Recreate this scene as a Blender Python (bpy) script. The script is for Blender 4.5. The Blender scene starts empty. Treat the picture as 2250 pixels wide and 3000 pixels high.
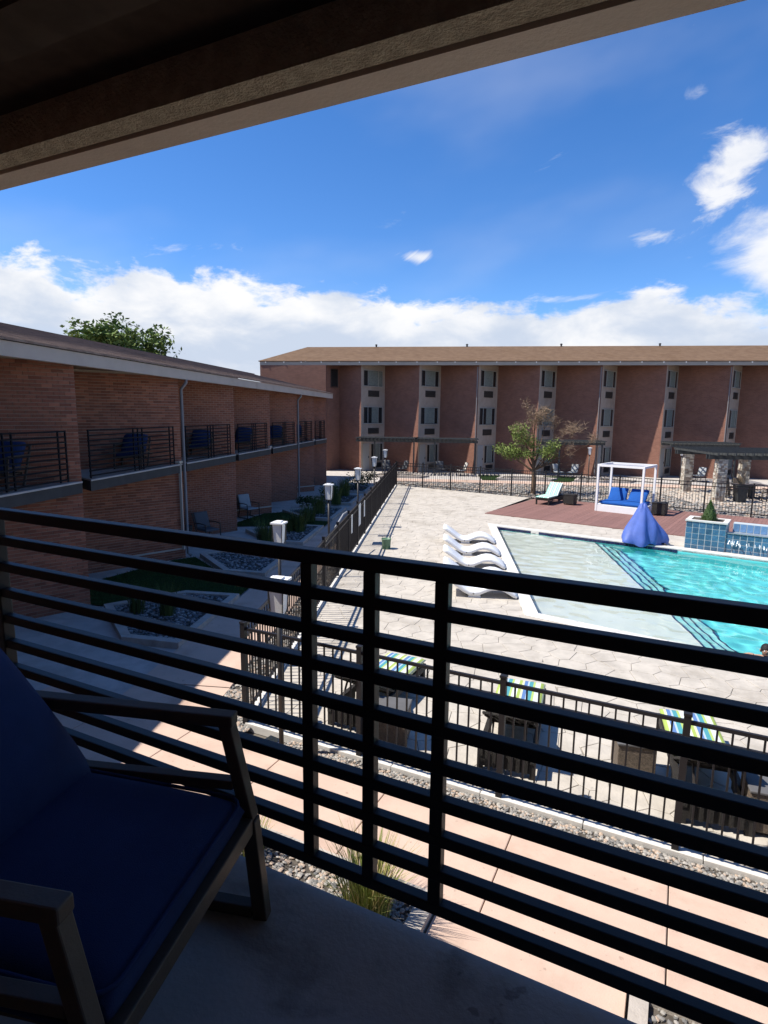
import bpy, bmesh, math, random
from mathutils import Vector, Matrix, geometry as mgeo
random.seed(7)
sc = bpy.context.scene
C = sc.collection
PI = math.pi
R = math.radians

# ------------------------------------------------------------------ camera
F, CX, CY, H = 1735.0, 1125.0, 1500.0, 4.25
PITCH, ROLL = math.atan(286 / F), 0.0105
YAW = math.atan(220 / F * math.cos(PITCH))
FW = Vector((-math.sin(YAW) * math.cos(PITCH), math.cos(YAW) * math.cos(PITCH), -math.sin(PITCH)))
r0 = Vector((math.cos(YAW), math.sin(YAW), 0)); d0 = FW.cross(r0)
RT = r0 * math.cos(ROLL) - d0 * math.sin(ROLL)
DN = r0 * math.sin(ROLL) + d0 * math.cos(ROLL)
cd = bpy.data.cameras.new('camera'); cam = bpy.data.objects.new('camera', cd); C.objects.link(cam)
cd.sensor_fit = 'HORIZONTAL'; cd.sensor_width = 36; cd.lens = 36 * F / 2250
cd.clip_start = 0.05; cd.clip_end = 3000
m = Matrix((RT, -DN, -FW)).transposed().to_4x4(); m.translation = (0, 0, H)
cam.matrix_world = m
sc.camera = cam
sc.render.resolution_x, sc.render.resolution_y = 768, 1024

def ray(x, y): return RT * ((x - CX) / F) + DN * ((y - CY) / F) + FW
def G(x, y, z=0.0):                       # pixel of the photograph -> point on the level z
    v = ray(x, y); t = (z - H) / v.z
    return Vector((t * v.x, t * v.y, z))
def AT(x, y, Y):                          # pixel -> point at depth Y
    v = ray(x, y); t = Y / v.y
    return Vector((t * v.x, Y, H + t * v.z))

# ------------------------------------------------------------------ world, sun, exposure
SUNV = Vector((-0.68, -0.11, 1.0)).normalized()
EL = math.asin(SUNV.z); AZ = math.atan2(SUNV.x, SUNV.y)
w = bpy.data.worlds.new('World'); sc.world = w; w.use_nodes = True
nt = w.node_tree; nt.nodes.clear()
class NB:
    def __init__(s, nt): s.nt = nt
    def n(s, t, **kw):
        o = s.nt.nodes.new(t)
        for k, v in kw.items(): setattr(o, k, v)
        return o
    def put(s, sock, v):
        if isinstance(v, bpy.types.NodeSocket): s.nt.links.new(v, sock)
        elif v is not None: sock.default_value = v
    def m(s, op, a, b=None, c=None, clamp=False):
        o = s.n('ShaderNodeMath', operation=op, use_clamp=clamp)
        s.put(o.inputs[0], a); s.put(o.inputs[1], b)
        if c is not None: s.put(o.inputs[2], c)
        return o.outputs[0]
    def sm(s, v, a, b, c=0.0, d=1.0):
        o = s.n('ShaderNodeMapRange', interpolation_type='SMOOTHSTEP')
        for i, q in enumerate((v, a, b, c, d)): s.put(o.inputs[i], q)
        return o.outputs[0]
    def noise(s, vec, scale, detail=6, rough=.55, dist=0.0, lac=2.0):
        o = s.n('ShaderNodeTexNoise')
        s.put(o.inputs['Vector'], vec); s.put(o.inputs['Scale'], scale); s.put(o.inputs['Detail'], detail)
        s.put(o.inputs['Roughness'], rough); s.put(o.inputs['Distortion'], dist); s.put(o.inputs['Lacunarity'], lac)
        return o.outputs[0]
    def mix(s, f, a, b, blend='MIX'):
        o = s.n('ShaderNodeMix', data_type='RGBA', blend_type=blend)
        s.put(o.inputs[0], f); s.put(o.inputs[6], a); s.put(o.inputs[7], b)
        return o.outputs[2]
    def comb(s, x, y, z):
        o = s.n('ShaderNodeCombineXYZ')
        for i, q in enumerate((x, y, z)): s.put(o.inputs[i], q)
        return o.outputs[0]
    def sep(s, v):
        o = s.n('ShaderNodeSeparateXYZ'); s.put(o.inputs[0], v); return o.outputs
b = NB(nt)
tc = b.n('ShaderNodeTexCoord').outputs['Generated']
sx, sy, sz = b.sep(tc)
el = b.m('MULTIPLY', b.m('ARCSINE', sz), 180 / PI)
az = b.m('ARCTAN2', sx, sy); azd = b.m('MULTIPLY', az, 180 / PI)
sky = b.n('ShaderNodeTexSky', sky_type='NISHITA', sun_disc=False, sun_elevation=EL, sun_rotation=AZ,
          altitude=1600.0, air_density=1.0, dust_density=0.35, ozone_density=3.2)
hs = b.n('ShaderNodeHueSaturation'); b.put(hs.inputs['Saturation'], 1.24); b.put(hs.inputs['Value'], .80); b.put(hs.inputs['Color'], sky.outputs[0])
skyc = b.mix(1.0, hs.outputs[0], (0.96, 0.985, 1.12, 1), 'MULTIPLY')
# cumulus bank low over the horizon, all the way round
cv = b.comb(b.m('MULTIPLY', azd, .055), b.m('MULTIPLY', el, .11), 3.1)
n1 = b.noise(cv, 1.5, 9, .60, .25)
n2 = b.noise(cv, 4.2, 8, .62, .3)
top = b.m('ADD', b.m('MULTIPLY', b.m('SINE', b.m('ADD', az, .10)), -3.7), 10.2)
def blob(a, e, ra, re):
    da = b.m('DIVIDE', b.m('SUBTRACT', azd, a), ra); de = b.m('DIVIDE', b.m('SUBTRACT', el, e), re)
    return b.m('POWER', 2.7183, b.m('MULTIPLY', b.m('ADD', b.m('MULTIPLY', da, da), b.m('MULTIPLY', de, de)), -1.0))
edge = b.m('ADD', b.m('MULTIPLY', blob(21, 8.0, 8.0, 4.0), 3.2), b.m('ADD', b.m('SUBTRACT', top, el), b.m('ADD', b.m('MULTIPLY', b.m('SUBTRACT', n1, .5), 12.0), b.m('MULTIPLY', b.m('SUBTRACT', n2, .5), 6.5))))
bank = b.sm(edge, -.3, 1.7)
# blue gaps and soft veils inside the bank
gap = b.sm(b.noise(cv, 1.05, 5, .5, .2), .28, .42, .75, 1.0)
bank = b.m('MULTIPLY', bank, gap)
# wisps higher up: one group to the right plus scattered ones elsewhere
cv2 = b.comb(b.m('MULTIPLY', b.m('ADD', azd, b.m('MULTIPLY', el, -.8)), .05), b.m('MULTIPLY', el, .10), 8.4)
n3 = b.noise(cv2, 2.6, 10, .62, .8)
grp = b.m('MULTIPLY', blob(25.5, 12.4, 5.4, 3.3), .60)
for a_, e_, ra_, re_, k_ in ((20.2, 17.2, 2.6, 1.6, .42), (22.6, 19.6, 3.0, 1.6, .44), (15.6, 14.6, 2.4, .8, .42), (-4.4, 14.0, 1.8, .62, .44), (8.6, 10.2, 3.4, .5, .36), (18.2, 10.9, 1.0, .6, .34), (17.9, 24.0, 1.3, .8, .28), (-27.5, 14.2, 2.6, 1.2, .30)):
    grp = b.m('ADD', grp, b.m('MULTIPLY', blob(a_, e_, ra_, re_), k_))
grp = b.m('ADD', grp, b.m('MULTIPLY', b.sm(b.noise(cv2, .35, 2, .5), .62, .77), .30))
wisp = b.sm(b.m('ADD', grp, b.m('MULTIPLY', b.m('SUBTRACT', n3, .5), 1.5)), .22, .62, 0, .92)
soft = b.sm(b.m('ADD', blob(25.6, 12.3, 6.0, 3.4), b.m('ADD', b.m('MULTIPLY', b.m('SUBTRACT', n1, .5), 1.3), b.m('MULTIPLY', b.m('SUBTRACT', n3, .5), 1.1))), .34, .92, 0, .93)
wisp = b.m('MAXIMUM', wisp, soft)
wisp = b.m('MULTIPLY', wisp, b.sm(el, 3, 9))
haze = b.m('MULTIPLY', b.sm(b.noise(cv2, .8, 4, .5), .45, .8), .16)
cov = b.m('MAXIMUM', b.m('MAXIMUM', bank, wisp), haze)
shade = b.sm(b.m('ADD', b.m('MULTIPLY', b.noise(cv, 2.3, 7, .55, .2), .75), b.m('MULTIPLY', b.sm(el, 0, 15), .25)), .38, .66)
ccol = b.mix(shade, (2.9, 3.3, 4.0, 1), (4.75, 4.75, 4.8, 1))
skyfin = b.mix(cov, skyc, ccol)
bg = b.n('ShaderNodeBackground'); b.put(bg.inputs[0], skyfin); b.put(bg.inputs[1], 0.105)
out = b.n('ShaderNodeOutputWorld'); nt.links.new(bg.outputs[0], out.inputs[0])
sd = bpy.data.lights.new('sun', 'SUN'); so = bpy.data.objects.new('sun', sd); C.objects.link(so)
sd.energy = 3.75; sd.angle = R(0.53); sd.color = (1.0, .945, .86)
so.rotation_euler = SUNV.to_track_quat('Z', 'Y').to_euler(); so.location = (-30, -4, 45)
vs = sc.view_settings
vs.view_transform = 'Standard'; vs.look = 'None'; vs.exposure = 1.02; vs.gamma = 1.0; vs.use_curve_mapping = False

# ------------------------------------------------------------------ materials
MATS = {}
def mat(name, col, rough=.7, spec=.3, var=.0, vscale=8.0, col2=None, bump=0.0, bscale=40.0, metal=0.0, obj_random=0.0,
        stain=0.0, sscale=.7, coords='Object', emit=None, detail=6, trans=0.0, spots=0.0):
    if name in MATS: return MATS[name]
    mt = bpy.data.materials.new(name); mt.use_nodes = True
    q = NB(mt.node_tree); bs = mt.node_tree.nodes['Principled BSDF']
    tcn = q.n('ShaderNodeTexCoord').outputs['Object'] if coords == 'Object' else q.n('ShaderNodeNewGeometry').outputs['Position']
    c = tuple(col) + (1,)
    cur = c
    if var or col2:
        nn = q.noise(tcn, vscale, detail, .6)
        c2 = tuple(col2) + (1,) if col2 else tuple(max(0, x * (1 - var)) for x in col) + (1,)
        cur = q.mix(q.sm(nn, .32, .68), c, c2)
    if stain:
        sn = q.noise(q.n('ShaderNodeNewGeometry').outputs['Position'], sscale, 7, .62, .4)
        k = 1 - stain
        cur = q.mix(q.sm(sn, .50, .70), cur, q.mix(1.0, cur, (k, k * .98, k * .95, 1), 'MULTIPLY'))
    if spots:
        pz_ = q.n('ShaderNodeNewGeometry').outputs['Position']; k = 1 - spots
        sp_n = q.m('MULTIPLY', q.sm(q.noise(pz_, 16, 3, .5), .64, .70), q.sm(q.noise(pz_, 1.3, 3, .5), .45, .60))
        cur = q.mix(sp_n, cur, q.mix(1.0, cur, (k, k, k, 1), 'MULTIPLY'))
    if obj_random:
        oi = q.n('ShaderNodeObjectInfo').outputs['Random']
        v = q.m('ADD', q.m('MULTIPLY', oi, 2 * obj_random), 1 - obj_random)
        cur = q.mix(1.0, cur, q.comb(v, v, v), 'MULTIPLY')
    q.put(bs.inputs['Base Color'], cur); bs.inputs['Roughness'].default_value = rough
    bs.inputs['Specular IOR Level'].default_value = spec; bs.inputs['Metallic'].default_value = metal
    if trans: bs.inputs['Transmission Weight'].default_value = trans
    if emit: bs.inputs['Emission Color'].default_value = tuple(emit[:3]) + (1,); bs.inputs['Emission Strength'].default_value = emit[3]
    if bump:
        bn = q.n('ShaderNodeBump'); bn.inputs['Strength'].default_value = bump; bn.inputs['Distance'].default_value = .02
        q.put(bn.inputs['Height'], q.noise(tcn, bscale, 5, .6)); q.put(bs.inputs['Normal'], bn.outputs[0])
    MATS[name] = mt
    return mt

def brick_mat(name, c1, c2, mortar, bump=.5):                 # local x runs along the wall, z up, metres
    mt = bpy.data.materials.new(name); mt.use_nodes = True
    q = NB(mt.node_tree); bs = mt.node_tree.nodes['Principled BSDF']
    ox, oy, oz = q.sep(q.n('ShaderNodeTexCoord').outputs['Object'])
    v = q.comb(ox, oz, 0.0)
    bt = q.n('ShaderNodeTexBrick', offset=.5)
    q.put(bt.inputs['Vector'], v); bt.inputs['Color1'].default_value = c1 + (1,); bt.inputs['Color2'].default_value = c2 + (1,)
    bt.inputs['Mortar'].default_value = mortar + (1,); bt.inputs['Scale'].default_value = 1.0
    bt.inputs['Mortar Size'].default_value = .006; bt.inputs['Mortar Smooth'].default_value = .2; bt.inputs['Bias'].default_value = 0.0
    bt.inputs['Brick Width'].default_value = .215; bt.inputs['Row Height'].default_value = .076
    nn = q.noise(v, .9, 6, .6, .3)
    col = q.mix(q.sm(nn, .35, .8), bt.outputs['Color'], q.mix(1.0, bt.outputs['Color'], (.84, .82, .82, 1), 'MULTIPLY'))
    fn = q.noise(v, 60, 4, .6)
    col = q.mix(q.m('MULTIPLY', fn, .35), col, q.mix(1.0, col, (.7, .68, .66, 1), 'MULTIPLY'))
    q.put(bs.inputs['Base Color'], col); bs.inputs['Roughness'].default_value = .9; bs.inputs['Specular IOR Level'].default_value = .15
    bn = q.n('ShaderNodeBump'); bn.inputs['Strength'].default_value = bump; bn.inputs['Distance'].default_value = .01
    q.put(bn.inputs['Height'], q.m('ADD', q.m('MULTIPLY', bt.outputs['Fac'], -1.0), q.m('MULTIPLY', fn, .3))); q.put(bs.inputs['Normal'], bn.outputs[0])
    MATS[name] = mt; return mt

def stripe_mat(name, cols, period):                          # stripes run along local y, printed on cloth
    mt = bpy.data.materials.new(name); mt.use_nodes = True
    q = NB(mt.node_tree); bs = mt.node_tree.nodes['Principled BSDF']
    ox, oy, oz = q.sep(q.n('ShaderNodeTexCoord').outputs['Object'])
    t = q.m('FRACT', q.m('ADD', q.m('DIVIDE', ox, period), 5.25))
    cr = q.n('ShaderNodeValToRGB'); cr.color_ramp.interpolation = 'CONSTANT'
    e = cr.color_ramp.elements
    while len(e) < len(cols): e.new(.5)
    for i, c in enumerate(cols): e[i].position = c[0]; e[i].color = tuple(c[1]) + (1,)
    q.put(cr.inputs[0], t); q.put(bs.inputs['Base Color'], cr.outputs[0]); bs.inputs['Roughness'].default_value = .85; bs.inputs['Specular IOR Level'].default_value = .15
    bn = q.n('ShaderNodeBump'); bn.inputs['Strength'].default_value = .25; bn.inputs['Distance'].default_value = .01
    q.put(bn.inputs['Height'], q.noise(q.comb(ox, oy, oz), 18, 3, .5)); q.put(bs.inputs['Normal'], bn.outputs[0])
    MATS[name] = mt; return mt

BRICK = brick_mat('red brick', (.330, .130, .080), (.235, .090, .058), (.36, .265, .205))
BRICKF = brick_mat('far red brick', (.295, .142, .100), (.235, .110, .080), (.28, .20, .155))
MORTAR = mat('mortar', (.42, .325, .255), .95, .1, var=.2, vscale=30, bump=.3, bscale=120)
BRICKP = mat('brick piece', (.305, .120, .074), .92, .12, var=.25, vscale=45, obj_random=.16, bump=.5, bscale=90)
def brick_stuff_mat():
    mt = bpy.data.materials.new('brick pieces'); mt.use_nodes = True
    q = NB(mt.node_tree); bs = mt.node_tree.nodes['Principled BSDF']
    rr = q.n('ShaderNodeNewGeometry').outputs['Random Per Island']
    base = q.mix(rr, (.210, .080, .052, 1), (.385, .155, .095, 1))
    q.put(bs.inputs['Base Color'], base); bs.inputs['Roughness'].default_value = .92; bs.inputs['Specular IOR Level'].default_value = .12
    return mt
BRICKS = brick_stuff_mat()
def island_mat(name, c1, c2, rough=.9, c3=None):
    mt = bpy.data.materials.new(name); mt.use_nodes = True
    q = NB(mt.node_tree); bs = mt.node_tree.nodes['Principled BSDF']
    rr = q.n('ShaderNodeNewGeometry').outputs['Random Per Island']
    base = q.mix(rr, c1 + (1,), c2 + (1,))
    if c3: base = q.mix(q.sm(q.m('FRACT', q.m('MULTIPLY', rr, 7.31)), .70, .74), base, c3 + (1,))
    q.put(bs.inputs['Base Color'], base); bs.inputs['Roughness'].default_value = rough; bs.inputs['Specular IOR Level'].default_value = .2
    MATS[name] = mt; return mt
STONE_R = island_mat('river gravel', (.13, .128, .125), (.40, .37, .33), .85, (.40, .31, .24))
STONE_G = island_mat('grey gravel', (.055, .060, .064), (.19, .195, .20), .8, (.30, .30, .29))
LEDGE = island_mat('ledge stone', (.36, .32, .26), (.58, .54, .46), .85, (.30, .24, .19))
LEAF_A = island_mat('leaf green', (.065, .115, .025), (.17, .235, .06), .7)
LEAF_B = island_mat('leaf pale green', (.11, .16, .035), (.22, .27, .075), .7)
LEAF_C = island_mat('leaf dark', (.018, .038, .014), (.05, .085, .028), .7)
LEAF_D = island_mat('leaf dry', (.19, .135, .075), (.31, .23, .14), .8)
BLADE = island_mat('grass blade', (.085, .125, .025), (.25, .27, .075), .75, (.36, .30, .13))
BLADE_D = island_mat('grass blade deep', (.035, .06, .02), (.10, .14, .04), .75)
LAWNM = island_mat('lawn blade', (.025, .06, .014), (.06, .11, .03), .8)
BARK = mat('bark', (.17, .115, .075), .95, .1, var=.45, vscale=14, bump=.8, bscale=30)
BARKD = mat('bark dark', (.065, .048, .036), .95, .1, var=.4, vscale=14, bump=.8, bscale=30)
DECKM = mat('stamped concrete', (.495, .450, .385), .72, .35, var=.17, vscale=3.2, col2=(.405, .368, .315), stain=.24, sscale=.8, spots=.2, bump=.35, bscale=26, coords='World')
GROUT = mat('stamped joint', (.31, .28, .24), .9, .1, var=.25, vscale=6)
PINK = mat('pink concrete', (.555, .405, .320), .85, .2, col2=(.495, .360, .285), vscale=2.2, stain=.17, sscale=1.1, spots=.28, bump=.25, bscale=90, coords='World')
CONC = mat('grey concrete', (.50, .46, .42), .88, .2, var=.2, vscale=3, stain=.18, sscale=1.2, bump=.3, bscale=60, coords='World')
KERB = mat('kerb concrete', (.46, .41, .36), .88, .2, var=.18, vscale=6, stain=.18, sscale=2.2, bump=.3, bscale=60, coords='World')
COPING = mat('pool coping', (.64, .615, .57), .6, .4, var=.10, vscale=5, bump=.15, bscale=60, obj_random=.03)
SOIL = mat('soil', (.11, .095, .08), .95, .1, var=.4, vscale=12, bump=.6, bscale=30)
EARTH = mat('ground', (.16, .14, .115), .95, .1, var=.35, vscale=.6, bump=.3, bscale=8)
BLACK = mat('black railing paint', (.017, .0155, .0145), .5, .3, var=.3, vscale=9, bump=.06, bscale=140)
FENCE = mat('black fence paint', (.012, .011, .013), .55, .35)
RAILD = mat('matt black rail', (.008, .008, .010), .8, .15)
DKMETAL = mat('dark bronze metal', (.035, .030, .027), .45, .5, var=.2, vscale=10)
TAUPE = mat('taupe powder coat', (.085, .064, .046), .52, .35, var=.16, vscale=14, bump=.08, bscale=150)
NAVY = mat('navy canvas', (.026, .048, .128), .92, .12, var=.16, vscale=5, bump=.35, bscale=420)
ROYAL = mat('royal blue canvas', (.012, .085, .33), .85, .2, var=.15, vscale=5, bump=.2, bscale=60)
COVER = mat('blue tarpaulin', (.085, .145, .46), .55, .35, var=.15, vscale=4, bump=.25, bscale=14)
FLOORM = mat('balcony floor', (.50, .49, .47), .75, .3, var=.2, vscale=1.6, stain=.4, sscale=2.6, bump=.12, bscale=60, spots=.45)
FASCIA = mat('fascia paint', (.56, .465, .375), .75, .25, var=.10, vscale=3, stain=.12, sscale=1.5, bump=.15, bscale=60)
FASCIAL = mat('pale fascia', (.47, .395, .335), .75, .25, var=.08, vscale=2, stain=.1, sscale=1.0)
ROUGHB = mat('rough sawn board', (.42, .35, .25), .92, .1, var=.28, vscale=22, bump=.7, bscale=90)
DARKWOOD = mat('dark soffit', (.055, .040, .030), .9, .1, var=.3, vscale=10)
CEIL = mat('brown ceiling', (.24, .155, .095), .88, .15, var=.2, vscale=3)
ROOFM = mat('brown shingle', (.235, .155, .098), .93, .1, var=.3, vscale=2.2, col2=(.185, .118, .075), bump=.8, bscale=14, stain=.1, sscale=.5)
ROOFL = mat('weathered shingle', (.30, .215, .165), .93, .1, col2=(.20, .14, .11), vscale=3.5, bump=.9, bscale=12, stain=.15, sscale=.6)
STUCCO = mat('tan stucco', (.43, .355, .29), .9, .15, var=.1, vscale=3, stain=.12, sscale=.8)
GUTTER = mat('gutter grey', (.40, .355, .29), .6, .4, var=.08, vscale=2)
GLASSD = mat('dark window glass', (.020, .024, .026), .08, .6)
CURTAIN = mat('pale curtain', (.23, .26, .235), .9, .1, var=.25, vscale=9)
FRAMEW = mat('window frame bronze', (.055, .048, .042), .5, .4)
FRAMEL = mat('window frame pale', (.36, .36, .33), .5, .4)
GRILLE = mat('vent grille', (.038, .033, .029), .6, .3)
WHITE = mat('white paint', (.80, .80, .79), .45, .45, var=.05, vscale=4)
WPLAST = mat('white resin', (.80, .81, .82), .4, .5, var=.05, vscale=3)
LAMPG = mat('frosted lantern glass', (.80, .80, .77), .35, .5, var=.05, vscale=8)
WICKER = mat('black wicker', (.030, .025, .021), .6, .4, var=.5, vscale=60, bump=.9, bscale=110)
WICKB = mat('brown wicker', (.175, .135, .100), .65, .35, var=.45, vscale=50, bump=.9, bscale=110)
SLING = mat('grey sling', (.34, .36, .37), .8, .2, var=.1, vscale=10)
SLINGD = mat('dark grey sling', (.10, .105, .115), .8, .2, var=.1, vscale=10)
CREAMC = mat('cream cushion', (.50, .48, .43), .9, .1, var=.1, vscale=8)
WOODD = mat('composite decking', (.235, .125, .105), .72, .3, var=.20, vscale=7, obj_random=.10, bump=.3, bscale=30)
PERG = mat('charcoal pergola', (.060, .064, .064), .75, .25, var=.25, vscale=5)
TILE = mat('teal glazed tile', (.034, .095, .175), .25, .5, var=.35, vscale=6, col2=(.055, .150, .245), obj_random=.28)
TILEG = mat('tile grout', (.40, .45, .47), .8, .2)
NAVYT = mat('navy tile', (.022, .026, .085), .25, .5, var=.35, vscale=8, obj_random=.25)
SHELF = mat('sun shelf plaster', (.58, .595, .535), .75, .3, var=.12, vscale=1.2, col2=(.63, .64, .59), coords='World')
AQUA = mat('aqua plaster', (.12, .58, .58), .75, .3, var=.22, vscale=2.4, col2=(.16, .65, .64), coords='World')
STEPM = mat('step plaster', (.30, .62, .59), .75, .3, var=.1, vscale=2, coords='World')
GREENP = mat('green plastic', (.105, .20, .125), .5, .4, var=.15, vscale=6)
SIGNM = mat('white sign board', (.72, .73, .70), .5, .4)
INK = mat('black ink', (.02, .02, .022), .7, .2)
REDINK = mat('red ink', (.45, .03, .02), .7, .2)
PIPEG = mat('grey downspout', (.23, .215, .21), .6, .4, var=.1, vscale=3)
PIPEC = mat('cream conduit', (.46, .40, .33), .7, .3)
SKIN = mat('skin', (.40, .235, .16), .55, .35, var=.08, vscale=12)
HAIR = mat('dark hair', (.012, .010, .010), .6, .4, var=.3, vscale=60, bump=.6, bscale=90)
SHORTS = mat('dark swim shorts', (.02, .03, .06), .8, .2)
POTM = mat('charcoal planter', (.030, .033, .034), .6, .4, var=.2, vscale=6)
DTABLE = mat('dark table top', (.12, .105, .11), .4, .5, var=.2, vscale=6)
STR_B = stripe_mat('blue green striped canvas', [(0, (.58, .61, .58)), (.14, (.32, .41, .10)), (.28, (.54, .57, .38)), (.38, (.10, .18, .37)), (.54, (.36, .45, .54)), (.62, (.07, .27, .31)), (.80, (.36, .46, .14)), (.90, (.50, .55, .56))], .30)
STR_G = stripe_mat('mint striped canvas', [(0, (.26, .55, .44)), (.30, (.60, .74, .66)), (.42, (.22, .52, .42)), (.72, (.70, .78, .72))], .21)

def water_mat(name, tint):
    mt = bpy.data.materials.new(name); mt.use_nodes = True
    bs = mt.node_tree.nodes['Principled BSDF']
    bs.inputs['Base Color'].default_value = tint + (1,); bs.inputs['Roughness'].default_value = 0.0
    bs.inputs['IOR'].default_value = 1.33; bs.inputs['Transmission Weight'].default_value = 1.0
    return mt
WATER = water_mat('pool water', (.93, .99, .985))

# ------------------------------------------------------------------ mesh helpers
class MB:
    def __init__(s): s.v = []; s.f = []
    def quad_box(s, P):                                       # 8 points: bottom 4, top 4
        o = len(s.v); s.v += [tuple(p) for p in P]
        s.f += [tuple(o + i for i in q) for q in ((3, 2, 1, 0), (4, 5, 6, 7), (0, 1, 5, 4), (1, 2, 6, 5), (2, 3, 7, 6), (3, 0, 4, 7))]
        return s
    def box(s, x0, x1, y0, y1, z0, z1):
        return s.quad_box([(x0, y0, z0), (x1, y0, z0), (x1, y1, z0), (x0, y1, z0), (x0, y0, z1), (x1, y0, z1), (x1, y1, z1), (x0, y1, z1)])
    def bar(s, p, q, w, h, up=(0, 0, 1)):
        p, q = Vector(p), Vector(q); d = (q - p).normalized(); up = Vector(up)
        if abs(d.dot(up)) > .99: up = Vector((1, 0, 0))
        sd_ = d.cross(up).normalized() * (w / 2); u = sd_.cross(d).normalized() * (h / 2)
        return s.quad_box([p - sd_ - u, p + sd_ - u, q + sd_ - u, q - sd_ - u, p - sd_ + u, p + sd_ + u, q + sd_ + u, q - sd_ + u])
    def tube(s, pts, r, n=8, cap=True):
        pts = [Vector(p) for p in pts]; rr = r if isinstance(r, (list, tuple)) else [r] * len(pts)
        o = len(s.v); prev = None
        for i, p in enumerate(pts):
            d = (pts[min(i + 1, len(pts) - 1)] - pts[max(i - 1, 0)]).normalized()
            a = prev if prev is not None else (Vector((0, 0, 1)) if abs(d.z) < .9 else Vector((1, 0, 0)))
            u = (a - d * a.dot(d))
            u = u.normalized() if u.length > 1e-6 else d.orthogonal().normalized()
            prev = u; v = d.cross(u)
            for k in range(n):
                t = 2 * PI * k / n; s.v.append(tuple(p + (u * math.cos(t) + v * math.sin(t)) * rr[i]))
        for i in range(len(pts) - 1):
            for k in range(n):
                a, c = o + i * n + k, o + i * n + (k + 1) % n
                s.f.append((a, c, c + n, a + n))
        if cap:
            s.f.append(tuple(o + k for k in range(n))[::-1]); s.f.append(tuple(o + (len(pts) - 1) * n + k for k in range(n)))
        return s
    def prism(s, poly, z0, z1, inset=0.0, bev=0.0):
        n = len(poly); o = len(s.v)
        if bev:
            c = Vector((sum(p[0] for p in poly) / n, sum(p[1] for p in poly) / n))
            top = []
            for p in poly:
                d = Vector((p[0], p[1])) - c; L = max(d.length, 1e-4); k = max(.2, 1 - bev / L); top.append((c.x + d.x * k, c.y + d.y * k))
            s.v += [(p[0], p[1], z0) for p in poly] + [(p[0], p[1], z1 - bev * .5) for p in poly] + [(p[0], p[1], z1) for p in top]
            for r in range(2):
                for i in range(n):
                    j = (i + 1) % n; s.f.append((o + r * n + i, o + r * n + j, o + (r + 1) * n + j, o + (r + 1) * n + i))
            s.f.append(tuple(o + 2 * n + i for i in range(n)))
            return s
        s.v += [(p[0], p[1], z0) for p in poly] + [(p[0], p[1], z1) for p in poly]
        for i in range(n):
            j = (i + 1) % n; s.f.append((o + i, o + j, o + n + j, o + n + i))
        s.f.append(tuple(o + n + i for i in range(n))); s.f.append(tuple(o + i for i in range(n))[::-1])
        return s
    def lathe(s, prof, n=16, c=(0, 0), jit=0.0):
        o = len(s.v)
        for r, z in prof:
            for k in range(n):
                t = 2 * PI * k / n; rr = r * (1 + jit * random.uniform(-1, 1)); s.v.append((c[0] + rr * math.cos(t), c[1] + rr * math.sin(t), z))
        for i in range(len(prof) - 1):
            for k in range(n):
                a, d = o + i * n + k, o + i * n + (k + 1) % n
                s.f.append((a, d, d + n, a + n))
        s.f.append(tuple(o + k for k in range(n))[::-1]); s.f.append(tuple(o + (len(prof) - 1) * n + k for k in range(n)))
        return s
    def profile(s, pts, y0, y1):                              # closed outline in x,z swept along y
        n = len(pts); o = len(s.v)
        s.v += [(x, y0, z) for x, z in pts] + [(x, y1, z) for x, z in pts]
        for i in range(n):
            j = (i + 1) % n; s.f.append((o + i, o + n + i, o + n + j, o + j))
        s.f.append(tuple(o + i for i in range(n))); s.f.append(tuple(o + n + i for i in range(n))[::-1])
        return s
    def cushion(s, w, d, h, puff=.03, nx=14, ny=14, M=None):
        o = len(s.v)
        for sg in (1, -1):
            for j in range(ny + 1):
                for i in range(nx + 1):
                    u = math.sin(PI / 2 * (2 * i / nx - 1)); v = math.sin(PI / 2 * (2 * j / ny - 1))
                    k = max(0.0, (1 - u ** 10) * (1 - v ** 10)) ** .42
                    z = sg * (h / 2 * k + puff * (1 - u * u) * (1 - v * v) * (1 if sg > 0 else .3))
                    p = Vector((u * w / 2, v * d / 2, z))
                    s.v.append(tuple(M @ p) if M else tuple(p))
        N = (nx + 1) * (ny + 1)
        for sg in (0, 1):
            for j in range(ny):
                for i in range(nx):
                    a = o + sg * N + j * (nx + 1) + i; q = (a, a + 1, a + nx + 2, a + nx + 1)
                    s.f.append(q if sg == 0 else q[::-1])
        return s
    def mesh(s, name):
        me = bpy.data.meshes.new(name); me.from_pydata(s.v, [], s.f); me.update(); return me
    def build(s, name, mt, parent=None, smooth=False, loc=None, rz=0.0, bevel=0.0, weld=False):
        o = new(name, s.mesh(name), mt, parent, loc, rz)
        if weld or bevel or smooth:
            bm = bmesh.new(); bm.from_mesh(o.data)
            if weld: bmesh.ops.remove_doubles(bm, verts=bm.verts, dist=1e-4)
            bmesh.ops.recalc_face_normals(bm, faces=bm.faces); bm.to_mesh(o.data); bm.free()
        if smooth:
            for p in o.data.polygons: p.use_smooth = True
        if bevel:
            md = o.modifiers.new('bevel', 'BEVEL'); md.width = bevel; md.segments = 2; md.limit_method = 'ANGLE'; md.angle_limit = R(40)
        return o
def new(name, me, mt=None, parent=None, loc=None, rz=0.0):
    o = bpy.data.objects.new(name, me); C.objects.link(o)
    if mt is not None:
        if me.materials: me.materials[0] = mt
        else: me.materials.append(mt)
    if loc is not None: o.location = loc
    if rz: o.rotation_euler = (0, 0, rz)
    if parent: o.parent = parent
    return o
def tag(o, label=None, cat=None, group=None, kind=None):
    if label: o['label'] = label
    if cat: o['category'] = cat
    if group: o['group'] = group
    if kind: o['kind'] = kind
    return o
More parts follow.
